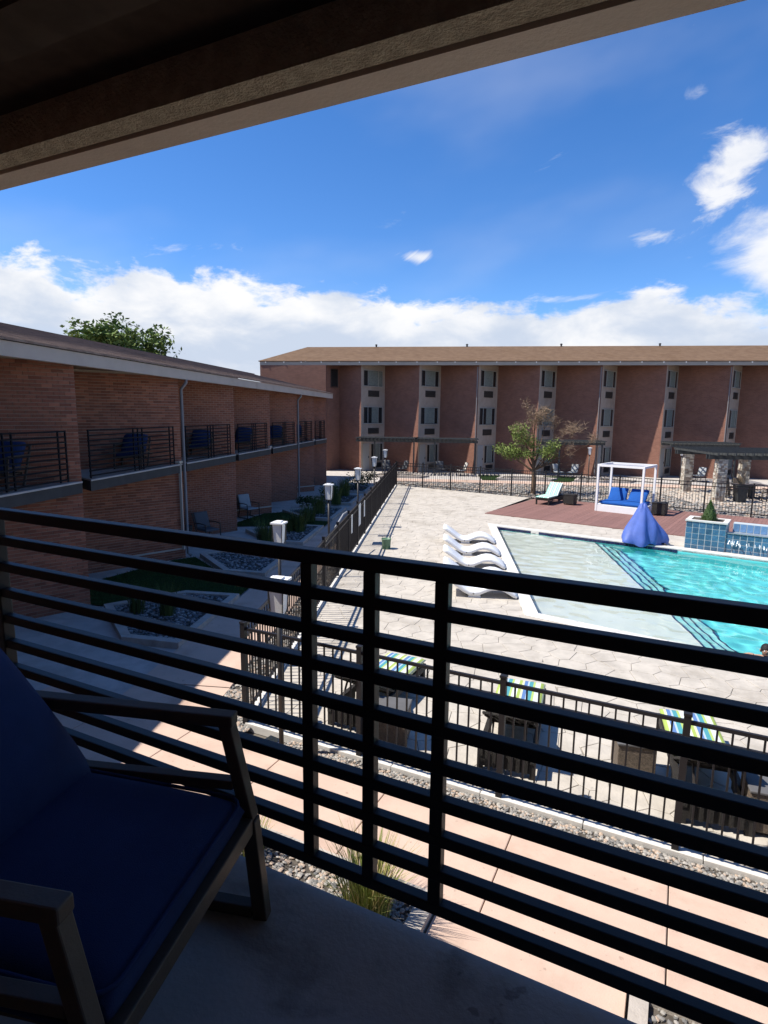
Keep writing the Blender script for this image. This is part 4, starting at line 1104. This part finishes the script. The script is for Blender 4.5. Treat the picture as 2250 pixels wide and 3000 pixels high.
for i, (y, w_) in enumerate(((19.95, 'farthest'), (18.2, 'second farthest'), (16.65, 'middle'), (15.15, 'second nearest'), (13.95, 'nearest'))):
    x = WLx(y) - 1.76
    lb_ = 'white wavy resin lounger at the shallow pool edge, %s of five' % w_
    if l0 is None: l0 = ledge(lb_, (x, y, 0), 'white wavy loungers along the shallow pool edge')
    else: dup(l0, (x, y, 0), 0, lb_)

# ---------------- cabana daybed
cb = thing('cabana', 'white framed cabana daybed on the wooden deck with blue cushions', 'cabana', (6.22, 27.62, .03), R(-33))
Wc, Dc, Hc = 2.02, 1.75, 2.12
for x in (.03, Wc - .03):
    for y in (.03, Dc - .03): MB().box(x - .045, x + .045, y - .045, y + .045, 0, Hc).build('post', WHITE, cb, bevel=.006)
MB().box(.0761, Wc - .0761, .0, .05, 0, .30).build('front_panel', WHITE, cb); MB().box(.0761, Wc - .0761, Dc - .05, Dc, 0, .30).build('back_panel', WHITE, cb)
for x in (0, Wc - .05): MB().box(x, x + .05, .0761, Dc - .0761, 0, .30).build('side_panel', WHITE, cb)
MB().box(.051, Wc - .051, .051, Dc - .051, .24, .30).build('platform', WHITE, cb)
for y in (.03, Dc - .03): MB().box(.0761, Wc - .0761, y - .04, y + .04, Hc - .10, Hc - .005).build('top_beam', WHITE, cb)
for x in (.03, Wc - .03): MB().box(x - .04, x + .04, .0761, Dc - .0761, Hc - .10, Hc - .005).build('top_beam', WHITE, cb)
MB().box(Wc * .12, Wc - .08, Dc * .45, Dc * .62, Hc - .07, Hc - .04).build('folded_canopy', mat('grey canopy', (.30, .31, .36), .8, .2), cb)
MB().cushion(1.84, 1.5, .16, .01, 16, 12).build('mattress', ROYAL, cb, smooth=True, weld=True, loc=(Wc / 2, .88, .385))
for x in (.56, 1.46):
    o = MB().cushion(.80, .75, .14, .02, 10, 10).build('back_cushion', ROYAL, cb, smooth=True, weld=True, loc=(x, 1.28, .66)); o.rotation_euler = (R(52), 0, R(3 if x < 1 else -4))
st2 = side_table('dark wicker cube table beside the white cabana', (8.80, 26.95, .03), R(-30), WICKER, .55, .55)
gc_ = chaise('mint striped lounger on the wooden deck by the courtyard tree', (5.05, 30.55, .03), R(148), STR_G, WICKER, None, 46, .32)
st3 = side_table('dark wicker cube table beside the mint striped lounger', (5.42, 29.35, .03), R(-30), WICKER, .5, .5)

# ---------------- blue covered pool lift
cv_ = thing('covered_pool_lift', 'bright blue tarpaulin cover draped over a pool lift at the pool edge', 'cover', (6.28, 20.72, .02), R(-20))
mb = MB(); N = 96; prf = [(.02, 1.36), (.10, 1.32), (.19, 1.16), (.30, .94), (.41, .72), (.50, .52), (.57, .33), (.61, .17), (.62, .06), (.60, .0)]
fold = [random.uniform(-1, 1) for _ in range(9)]
for i, (r_, z) in enumerate(prf):
    for k in range(N):
        a = 2 * PI * k / N; fz = (1.4 - z) / 1.4
        rr = r_ * (1 + (.3 + .7 * fz) * (.13 * math.sin(3 * a + 1.1 + z * .9) + .09 * math.sin(5 * a + fold[0] + z * 3) + .05 * math.sin(9 * a + 2 - z * 2)) + .07 * math.sin(2 * a + z * 4))
        rr *= .94 * (1 + (.25 + .75 * fz) * .22 * (abs(math.sin(3.5 * a + .6 * math.sin(z * 3) + .4)) - .62)); mb.v.append((rr * math.cos(a) * 1.10 + .10 * (z / 1.4) * -1 * .5, rr * math.sin(a) * .88, z + (.05 * math.sin(5 * a) if i == len(prf) - 1 else .02 * math.sin(6 * a + i))))
for i in range(len(prf) - 1):
    for k in range(N): mb.f.append((i * N + k, (i + 1) * N + k, (i + 1) * N + (k + 1) % N, i * N + (k + 1) % N))
mb.f.append(tuple(range(N)))
tp = mb.build('tarpaulin', COVER, cv_, smooth=True)
MB().tube([(0, 0, -.02), (0, 0, 1.3)], .05, 8).build('mast', DKMETAL, cv_); MB().box(-.3, .3, -.2, .2, -.02, .05).build('base_plate', DKMETAL, cv_)
MB().tube([(.62, -.05, .05), (.75, -.1, .05)], .03, 8).build('wheel_stub', DKMETAL, cv_)

# ---------------- tiled water feature wall
sw = thing('water_feature', 'blue tiled water feature wall with planter and spillway at the pool', 'water feature', (7.50, 20.30, 0), TE)
pl = MB().box(0, 1.16, 0, .9, -.5, .90).build('planter_block', TILEG, sw)
MB().box(-.03, 1.19, -.03, .12, .90, .95).build('cap', COPING, sw); MB().box(-.03, 1.19, .78, .93, .90, .95).build('cap', COPING, sw)
MB().box(-.03, .12, .121, .779, .90, .95).build('cap', COPING, sw); MB().box(1.04, 1.19, .121, .779, .90, .95).build('cap', COPING, sw)
MB().box(.121, 1.039, .121, .779, .90, .93).build('soil', SOIL, sw)
wl = MB().box(1.161, 6.5, .05, .45, -.5, .62).build('spill_wall', TILEG, sw)
bw = MB().box(1.30, 6.5, .4505, .80, -.5, .90).build('back_wall', TILEG, sw)
def tiles(par, x0, x1, z0, z1, y, mt, s_=.19, hgt=.004):
    nx_, nz_ = round((x1 - x0) / s_), round((z1 - z0) / s_); dx, dz = (x1 - x0) / nx_, (z1 - z0) / nz_
    tm = MB().box(.013, dx - .013, -.008, .004, .013, dz - .013).mesh('tile')
    for i in range(nx_):
        for j in range(nz_): new('tile', tm, mt, par, (x0 + i * dx, y, z0 + j * dz))
tiles(pl, 0, 1.16, -.06, .90, 0, TILE)
tiles(wl, 1.165, 4.3, -.06, .62, .05, TILE)
TILE_SKY = mat('glazed tile with painted sky sheen', (.16, .30, .52), .15, .6, var=.3, vscale=5, obj_random=.15)  # sky reflection on the set-back wall, painted in as a lighter tile colour
tiles(bw, 1.31, 4.3, .625, .90, .4505, TILE_SKY)
tm = MB().box(.006, .146, -.014, .004, -.04, .032).mesh('tile')
for i in range(28): new('tile', tm, NAVYT, wl if i > 7 else pl, (.01 + .152 * i, .05 if i > 7 else .0, -.10))
MB().box(1.20, 2.75, .02, .30, .621, .64).build('spillway', mat('stainless lip', (.45, .46, .46), .3, .5, metal=.6), sw)
mb = MB()
for i in range(26):
    x = 1.25 + random.random() * 1.2; z = .40 + random.uniform(-.06, .05) - .08 * (x - 1.2)
    mb.tube([(x, -.02, z), (x + random.uniform(-.02, .02), -.05, z - random.uniform(.04, .14))], [.008, random.uniform(.006, .018)], 5)
tag(mb.build('falling_water', mat('white water', (.85, .88, .88), .3, .5), sw), kind='stuff')
mb = MB()
for i in range(60):
    a = random.uniform(0, 6.28); rr = random.random() * .35; mb.lathe([(.05, -.105), (.04, -.085), (.01, -.075)], 7, (2.2 + rr * math.cos(a) * 1.4, -.25 + rr * math.sin(a) * .5))
tag(mb.build('splash', MATS['white water'], sw), kind='stuff')
# little conifer in the planter
cf = thing('conifer', 'small cone shaped conifer in the blue tiled planter', 'shrub', tuple(Vector((7.50, 20.30, .93)) + E1 * .60 + E2 * .45), 0)
mb = MB()
for i in range(700):
    z = random.random() ** 1.25 * .62; r_ = (.30 * (1 - z / .66)) * random.uniform(.7, 1.05); a = random.uniform(0, 6.28)
    p = Vector((r_ * math.cos(a), r_ * math.sin(a), z + .02)); u = Vector((math.cos(a) * .5, math.sin(a) * .5, .85)).normalized(); v = Vector((-math.sin(a), math.cos(a), 0)); s_ = random.uniform(.02, .045)
    o = len(mb.v); mb.v += [tuple(p - u * s_), tuple(p + v * s_ * .4), tuple(p + u * s_), tuple(p - v * s_ * .4)]; mb.f.append((o, o + 1, o + 2, o + 3))
mb.build('foliage', LEAF_A, cf)
MB().lathe([(.22, 0.0), (.20, .15), (.10, .42), (.01, .60)], 12, (0, 0), .1).build('inner_foliage', LEAF_C, cf); MB().tube([(0, 0, -.04), (0, 0, .3)], .02, 6).build('trunk', BARK, cf)

# ---------------- courtyard tree, half bare
tr = thing('courtyard_tree', 'small half bare tree by the far fence with green lower branches', 'tree', (4.15, 33.5, -.05))
mb = MB(); tips = []
mb.tube([(0, 0, 0), (.03, .02, .7), (-.02, .03, 1.35)], [.15, .12, .11], 9, cap=False)
random.seed(21)
limb(mb, (-.02, .03, 1.3), (.02, .0, 1), 1.55, .095, 3, tips, .36, .45)
limb(mb, (-.02, .03, 1.5), (.25, .2, 1), 1.25, .07, 3, tips, .40, .4)
tl = []; limb(mb, (-.02, .03, 1.25), (-.75, -.05, .62), 1.2, .07, 2, tl, .55, .15); limb(mb, (-.02, .03, 1.4), (-.7, .2, .95), 1.2, .06, 2, tl, .5, .15)
tr1 = []; limb(mb, (.0, .03, 1.3), (.5, -.25, .75), .95, .06, 2, tr1, .5, .1); limb(mb, (.0, .03, 1.3), (.4, .25, .55), .8, .05, 2, tr1, .5, .1)
bare = []; limb(mb, (.02, .03, 1.35), (.95, -.05, .42), 1.65, .055, 3, bare, .42, .15); limb(mb, (.1, .03, 1.4), (.95, .1, .62), 1.5, .045, 3, bare, .45, .15)
lt = []; limb(mb, (-.02, 0, 1.5), (-.25, .1, 1), 1.3, .06, 2, lt, .5, .2)
mb.build('trunk', BARK, tr)
mb = MB()
for p in tl:
    if p.z < 3.6: leaves(mb, p, .40, 75, .07)
for p in tr1:
    if p.x < 1.15: leaves(mb, p, .36, 60, .065)
for p in lt: leaves(mb, p, .30, 26, .06)
mb.build('crown', LEAF_B, tr)
mb = MB()
tw = MB()
for p in tips + lt + bare:
    for _ in range(7):
        d_ = Vector((random.gauss(0, 1), random.gauss(0, 1), random.gauss(.5, .8))).normalized() * random.uniform(.2, .5)
        tw.tube([p, p + d_ * .5 + Vector((0, 0, .03)), p + d_], [.008, .006, .003], 3, cap=False)
tw.build('bare_twigs', mat('dry twig', (.27, .19, .13), .95, .1, var=.3, vscale=6), tr)
for p in tips + lt: leaves(mb, p, .34, 16, .04)
for p in bare: leaves(mb, p, .2, 3, .03)
mb.build('dry_twigs', LEAF_D, tr)
random.seed(5)
# ---------------- tree behind the left roof
p = AT(325, 1030, 26.0)
t2 = thing('shade_tree', 'leafy green tree rising behind the roof of the left wing', 'tree', (p.x, p.y, -.05))
mb = MB(); tips = []
mb.tube([(0, 0, 0), (.1, 0, 2.4), (0, .1, 4.4)], [.32, .26, .22], 9, cap=False)
for k in range(9):
    a = 2 * PI * k / 9 + .3; limb(mb, (0, .1, 3.3 + .12 * k), (math.cos(a) * .85, math.sin(a) * .85, .80), 2.05, .11, 2, tips, .55, .2)
mb.build('trunk', BARKD, t2)
mb = MB(); zmax = 8.95
for q_ in tips:
    q_ = Vector(q_)
    if q_.x > 2.1: leaves(mb, q_, .4, 16, .10)
    elif q_.z < zmax: leaves(mb, q_, .66, 105, .12)
mb.build('crown', LEAF_A, t2)

# ---------------- grasses and shrubs
def tuft(name, label, loc, n, rad, h0, h1, mt, group, lean=.55, wd=.012):
    o = blades(n, rad, h0, h1, lean, wd).build(name, mt, None, loc=loc); return tag(o, label, 'plant', group)
gg = 'ornamental grasses'
g0 = W(-2.06, 3.92); tuft('ornamental_grass', 'yellow green grass clump right below the balcony edge', (g0.x, g0.y, .02), 420, .42, .40, .78, BLADE, gg, .62, .013)
g0 = W(-3.42, 4.05); tuft('ornamental_grass', 'small sparse grass clump by the foot of the near armchair', (g0.x, g0.y, .02), 140, .3, .25, .5, BLADE, gg)
p = G(400, 1800); tuft('ornamental_grass', 'left grass clump in the nearest side bed', (p.x + .02, p.y, .05), 160, .35, .4, .75, BLADE_D, gg)
p = G(492, 1808); tuft('ornamental_grass', 'right grass clump in the nearest side bed', (p.x, p.y, .05), 160, .35, .4, .8, BLADE_D, gg)
for i, (px, py, h, lb_) in enumerate(((778, 1600, 1.0, 'tall grass clump at the corner of the third side bed'), (877, 1560, 1.0, 'tall upright grass behind the second lantern post'), (905, 1530, .8, 'grass clump left of the third lantern post'), (935, 1508, 1.0, 'bushy grass clump right behind the third lantern pole'), (985, 1480, 1.2, 'tall dark grass in the fourth side bed'), (1010, 1455, 1.2, 'tall bushy grass near the far end of the side beds'), (845, 1560, .7, 'low grass clump on the left in the third side bed'))):
    p = G(px, py); tuft('ornamental_grass', lb_, (p.x, p.y, .05), 260, .55, h * .5, h, BLADE_D, gg, .5, .02)
def shrub(label, loc, r_, h, mt=LEAF_C):
    t = thing('shrub', label, 'shrub', loc, 0, 'dark shrubs in the side beds'); mb = MB()
    for k in range(9): leaves(mb, (random.uniform(-r_, r_) * .6, random.uniform(-r_, r_) * .6, h * random.uniform(.3, .8)), r_ * .55, 60, .06)
    mb.build('foliage', mt, t); mb = MB()
    for k in range(5): mb.tube([(0, 0, 0), (random.uniform(-r_, r_) * .5, random.uniform(-r_, r_) * .5, h * .7)], .012, 4)
    mb.build('stems', BARKD, t); return t
for px, py, r_, h, lb_ in ((1040, 1437, .8, .9, 'dark round shrub at the end of the side beds'), (900, 1486, .5, .6, 'dark shrub against the left wing lawn'), (965, 1465, .6, .8, 'dark shrub in the fourth side bed'), (1075, 1420, .7, .8, 'dark shrub beside the far end of the side fence')):
    p = G(px, py); shrub(lb_, (p.x, p.y, 0), r_, h)

# ---------------- patio chairs
def patio_chair(label, loc, rz, seat, group='patio armchairs by the room doors'):
    t = thing('patio_chair', label, 'chair', loc, rz, group)
    for y in (-.29, .29):
        MB().tube([(.30, y, .02), (.32, y, .30), (.30, y, .60), (.0, y, .62), (-.30, y, .60)], .018, 6).build('arm', DKMETAL, t)
        MB().tube([(.30, y, .02), (-.34, y, .02)], .018, 6).build('runner', DKMETAL, t); MB().tube([(-.34, y, .02), (-.22, y, .36), (-.42, y, .92)], .018, 6).build('back_frame', DKMETAL, t)
    MB().cushion(.54, .54, .07, .01, 8, 8).build('seat', seat, t, smooth=True, weld=True, loc=(.03, 0, .39)); o = MB().cushion(.56, .54, .06, .01, 8, 8).build('backrest', seat, t, smooth=True, weld=True, loc=(-.30, 0, .68)); o.rotation_euler = (0, R(72), 0)
    return t
pc1 = patio_chair('pale grey patio chair on the left wing patio', (-8.55, 23.3, -.03), R(-35), SLING)
pc2 = patio_chair('dark patio chair against the left wing, nearest on that patio', (-8.35, 18.75, -.03), R(-30), SLINGD)
tag(MB().lathe([(.20, 0), (.22, .02), (.24, .50), (.26, .52), (.26, .56), (.02, .58)], 16).build('waste_bin', POTM, None, loc=(-8.95, 18.3, -.03)), 'round black bin behind the dark patio chair', 'bin')
pc3 = patio_chair('white cushioned patio chair under the second far pergola', (AT(1352, 1372, 43.0).x, 42.7, -.035), R(200), CREAMC)
for px, Yd, src, rz, lb_ in ((1132, 43.3, pc2, -80, 'dark patio chair at the leftmost far patio door'), (1178, 43.2, pc2, 220, 'dark patio chair right of the leftmost far patio door'), (1292, 43.4, pc2, -70, 'dark patio chair under the second far pergola'),
                             (1637, 43.0, pc1, -60, 'left grey patio chair behind the courtyard tree'), (1677, 43.0, pc1, 230, 'right grey patio chair behind the courtyard tree'), (2020, 43.2, pc2, -70, 'dark patio chair behind the stone pergola column'), (2050, 42.6, pc1, 220, 'grey patio chair right behind the stone pergola column'), (900, 33.9, pc1, -40, 'pale chair at the far end of the left wing')):
    q_ = AT(px, 1380, Yd); dup(src, (q_.x, q_.y, -.035), R(rz), lb_)

# ---------------- patio pergolas of the far wing
def pergola(label, x0, x1, y0, y1, z):
    t = thing('patio_pergola', label, 'pergola', (x0, y0, -.03), 0, 'charcoal patio pergolas of the far wing'); w_, d_ = x1 - x0, y1 - y0
    for y in (.06, d_ - .06): MB().box(-.1, w_ + .1, y - .04, y + .04, z - .16, z).build('beam', PERG, t)
    n = 16
    for i in range(n):
        x = w_ * i / (n - 1); MB().box(x - .022, x + .022, -.30, d_, z + .001, z + .10).build('rafter', PERG, t)
    for i in range(9):
        y = -.2 + (d_ + .2) * i / 8; MB().box(-.15, w_ + .15, y - .03, y + .03, z + .101, z + .135).build('slat', PERG, t)
    for x in (w_ * .30, w_ * .98): MB().box(x - .05, x + .05, .01, .11, 0, z - .161).build('post', PERG, t)
    return t
pergola('dark slatted pergola at the leftmost far patio', FX[0] + .1, FX[1] - .05, 42.2, 44.2, 2.50)
pergola('dark slatted pergola at the second far patio', FX[1] + .1, FX[2] - .05, 42.2, 44.2, 2.50)
pergola('dark slatted pergola behind the courtyard tree', FX[3] + .1, FX[4] - .05, 42.2, 44.2, 2.50)
pergola('dark slatted pergola behind the stone pergola', FX[5] + .1, FX[6] - .05, 42.2, 44.2, 2.50)

# ---------------- stone pergola with dining set
sp_ = thing('stone_pergola', 'charcoal pergola on pale stacked stone columns at right', 'pergola', (13.4, 32.4, -.04), R(2))
def column(x, y):
    core = MB().box(x - .20, x + .20, y - .20, y + .20, 0, 2.2).build('column', mat('column mortar', (.30, .27, .22), .95, .1), sp_)
    mb = MB(); z = 0.0
    while z < 2.14:
        h = random.uniform(.07, .13); h = min(h, 2.2 - z)
        for (ax, sg) in ((0, -1), (0, 1), (1, -1), (1, 1)):
            u = -.235
            while u < .23:
                L = min(random.uniform(.10, .26), .235 - u)
                if L < .03: break
                o_ = random.uniform(.225, .25) * sg; i_ = .18 * sg
                if ax == 0: mb.box(x + u + .004, x + u + L - .004, y + min(o_, i_), y + max(o_, i_), z + .004, z + h - .004)
                else: mb.box(x + min(o_, i_), x + max(o_, i_), y + u + .004, y + u + L - .004, z + .004, z + h - .004)
                u += L
        z += h
    tag(mb.build('ledge_stones', LEDGE, core), kind='stuff')
for x, y in ((0, 0), (.0, 4.1), (3.15, .0), (3.15, 4.1)): column(x, y)
for y in (0, 4.1):
    for dy in (-.16, .16): MB().box(-.7, 6.5, y + dy - .03, y + dy + .03, 2.2, 2.42).build('beam', PERG, sp_)
for i in range(17): MB().box(-.5 + i * .42 - .03, -.5 + i * .42 + .03, -.75, 4.9, 2.421, 2.56).build('rafter', PERG, sp_)
for i in range(15): MB().box(-.8, 6.6, -.65 + i * .38 - .02, -.65 + i * .38 + .02, 2.561, 2.60).build('slat', PERG, sp_)
struct(sheet('dining_patio', [(11.9, 31.6), (12.9, 31.45), (19, 31.3), (20, 37.6), (11.4, 37.9), (11.2, 36.4)], -.02, mat('sand concrete', (.50, .43, .35), .85, .2, var=.12, vscale=2, stain=.1, coords='World')))
dt = thing('dining_table', 'dark outdoor dining table under the stone pergola', 'table', (15.75, 34.0, -.02), R(8))
MB().box(-.75, .75, -.5, .5, .70, .75).build('top', DTABLE, dt, bevel=.01); MB().box(-.12, .12, -.12, .12, .04, .699).build('pedestal', POTM, dt); MB().box(-.4, .4, -.3, .3, 0, .04).build('base', POTM, dt)
def dining_chair(label, loc, rz):
    t = thing('dining_chair', label, 'chair', loc, rz, 'wicker dining chairs')
    for x in (-.22, .22):
        for y in (-.22, .22): MB().box(x - .02, x + .02, y - .02, y + .02, 0, .42).build('leg', DKMETAL, t)
    MB().box(-.26, .26, -.26, .26, .421, .48).build('seat', WICKB, t, bevel=.015); MB().bar((-.25, 0, .48), (-.34, 0, .95), .50, .05, (1, 0, 0)).build('backrest', WICKB, t, bevel=.015)
    for y in (-.26, .26): MB().bar((-.28, y, .66), (.22, y, .66), .05, .04).build('armrest', WICKB, t, bevel=.01)
    return t
dc = dining_chair('brown wicker dining chair at the left end of the dining table', (14.55, 34.0, -.02), R(8))
dup(dc, (15.6, 35.0, -.02), R(-85), 'brown wicker dining chair behind the dining table'); dup(dc, (16.1, 32.9, -.02), R(95), 'brown wicker dining chair before the dining table at the right edge'); dup(dc, (15.05, 35.1, -.02), R(-70), 'brown wicker dining chair at the far left corner of the dining table')
pp = thing('planter_pot', 'tall charcoal planter pot with dry grass by the stone column', 'planter', (14.42, 32.30, -.02), R(5))
mb = MB(); mb.quad_box([(-.20, -.20, 0), (.20, -.20, 0), (.20, .20, 0), (-.20, .20, 0), (-.27, -.27, .84), (.27, -.27, .84), (.27, .27, .84), (-.27, .27, .84)]); mb.build('pot', POTM, pp, bevel=.01)
MB().box(-.30, .30, -.30, .30, .841, .90).build('rim', POTM, pp); blades(90, .4, .35, .75, .4, .012, (0, 0), .90).build('dry_grass', LEAF_D, pp)

# ---------------- person in the pool
ps = thing('person', 'person with dark hair in the pool, arm resting on the near edge', 'person', (0, 0, 0))
hp = G(2246, 1906, .05)
ps.location = (hp.x, hp.y + .04, -1.35); ps.rotation_euler = (0, 0, R(160))
J = {'pel': (0, 0, .86), 'sp': (0, 0, 1.02), 'ch': (0, .01, 1.18), 'nk': (0, .02, 1.27), 'hd0': (0, .04, 1.31), 'ls': (-.17, 0, 1.215), 'le': (-.38, .16, 1.27), 'lw': (-.24, .34, 1.40), 'rs': (.17, 0, 1.215), 're': (.38, .16, 1.27), 'rw': (.24, .34, 1.40),
     'lh': (-.09, 0, .82), 'lk': (-.10, .24, .58), 'la': (-.10, -.08, .28), 'lt': (-.10, .06, .245), 'rh': (.09, 0, .82), 'rk': (.10, .24, .58), 'ra': (.10, -.08, .28), 'rt': (.10, .06, .245)}
rad = {'pel': .135, 'sp': .125, 'ch': .15, 'nk': .06, 'hd0': .06, 'ls': .065, 'le': .043, 'lw': .03, 'rs': .065, 're': .043, 'rw': .03, 'lh': .085, 'lk': .058, 'la': .04, 'lt': .03, 'rh': .085, 'rk': .058, 'ra': .04, 'rt': .03}
Ed = [('pel', 'sp'), ('sp', 'ch'), ('ch', 'nk'), ('nk', 'hd0'), ('ch', 'ls'), ('ls', 'le'), ('le', 'lw'), ('ch', 'rs'), ('rs', 're'), ('re', 'rw'), ('pel', 'lh'), ('lh', 'lk'), ('lk', 'la'), ('la', 'lt'), ('pel', 'rh'), ('rh', 'rk'), ('rk', 'ra'), ('ra', 'rt')]
for sd_, sg in (('l', -1), ('r', 1)):
    wx, wy, wz = J[sd_ + 'w']
    for k in range(5):
        if k == 0: pts_ = [(wx - sg * .035, wy + .03, wz), (wx - sg * .065, wy + .06, wz - .005), (wx - sg * .07, wy + .085, wz - .01)]
        else:
            ox = sg * (-.03 + .02 * k); Lf = (0, .075, .085, .08, .062)[k]; pts_ = [(wx + ox * .8, wy + .075, wz), (wx + ox, wy + .075 + Lf * .55, wz + .004), (wx + ox * 1.05, wy + .075 + Lf, wz - .008)]
        pr = sd_ + 'w'
        for i, q_ in enumerate(pts_):
            nm = '%s%d%d' % (sd_, k, i); J[nm] = q_; rad[nm] = .0095 - .001 * i if k or i else .012; Ed.append((pr, nm)); pr = nm
keys = list(J); me = bpy.data.meshes.new('body'); me.from_pydata([J[k] for k in keys], [(keys.index(a), keys.index(c)) for a, c in Ed], []); me.update()
bo = new('body', me, SKIN, ps)
md = bo.modifiers.new('skin', 'SKIN'); md.use_smooth_shade = True
for i, k in enumerate(keys): me.skin_vertices[0].data[i].radius = (rad[k], rad[k]); me.skin_vertices[0].data[i].use_root = (k == 'pel')
bo.modifiers.new('sub', 'SUBSURF').levels = 1; bo.modifiers['sub'].render_levels = 2
hm = MB(); N = 20; HP = []
for i in range(15):
    t = PI * i / 14
    for k in range(N):
        a = 2 * PI * k / N; r_ = math.sin(t); z = math.cos(t); jaw = 1 - .22 * max(0, -z)
        x, y = r_ * math.cos(a) * .075 * jaw, r_ * math.sin(a) * .092 * jaw
        if abs(a - PI / 2) < .35 and -.35 < z < .15: y += .016 * (1 - abs(a - PI / 2) / .35) * (1 - abs(z + .12) / .3)
        if abs(abs(a - PI / 2) - .5) < .22 and 0 < z < .25: y -= .008
        hm.v.append((x, y + .05, 1.40 + z * .115))
for i in range(14):
    for k in range(N): hm.f.append((i * N + k, (i + 1) * N + k, (i + 1) * N + (k + 1) % N, i * N + (k + 1) % N))
hd = hm.build('head', SKIN, ps, smooth=True, weld=True)
for x in (-.029, .029): MB().lathe([(.004, -.011), (.0105, -.004), (.0105, .004), (.004, .011)], 8).build('eye', WHITE, hd, loc=(x, .133, 1.415))
MB().box(-.024, .024, .126, .137, 1.338, 1.346).build('mouth', mat('lips', (.30, .12, .10), .5, .3), hd)
for x in (-.078, .078): MB().lathe([(.008, -.028), (.018, -.012), (.020, .012), (.010, .030)], 8).build('ear', SKIN, hd, loc=(x, .05, 1.395))
hr_ = MB()
for i in range(11):
    t = PI * .64 * i / 10
    for k in range(24):
        a = 2 * PI * k / 24; front = max(0, math.sin(a)); tt = t * (1 - .42 * front); j = 1 + random.uniform(-.03, .03)
        hr_.v.append((math.sin(tt) * math.cos(a) * .088 * j, .047 + math.sin(tt) * math.sin(a) * .104 * j, 1.405 + math.cos(tt) * .128 * j))
for i in range(10):
    for k in range(24): hr_.f.append((i * 24 + k, (i + 1) * 24 + k, (i + 1) * 24 + (k + 1) % 24, i * 24 + (k + 1) % 24))
hr_.build('hair', HAIR, ps, smooth=True, weld=True)
MB().lathe([(.17, .58), (.175, .70), (.165, .86), (.145, .93)], 18).build('swim_shorts', SHORTS, ps, smooth=True)
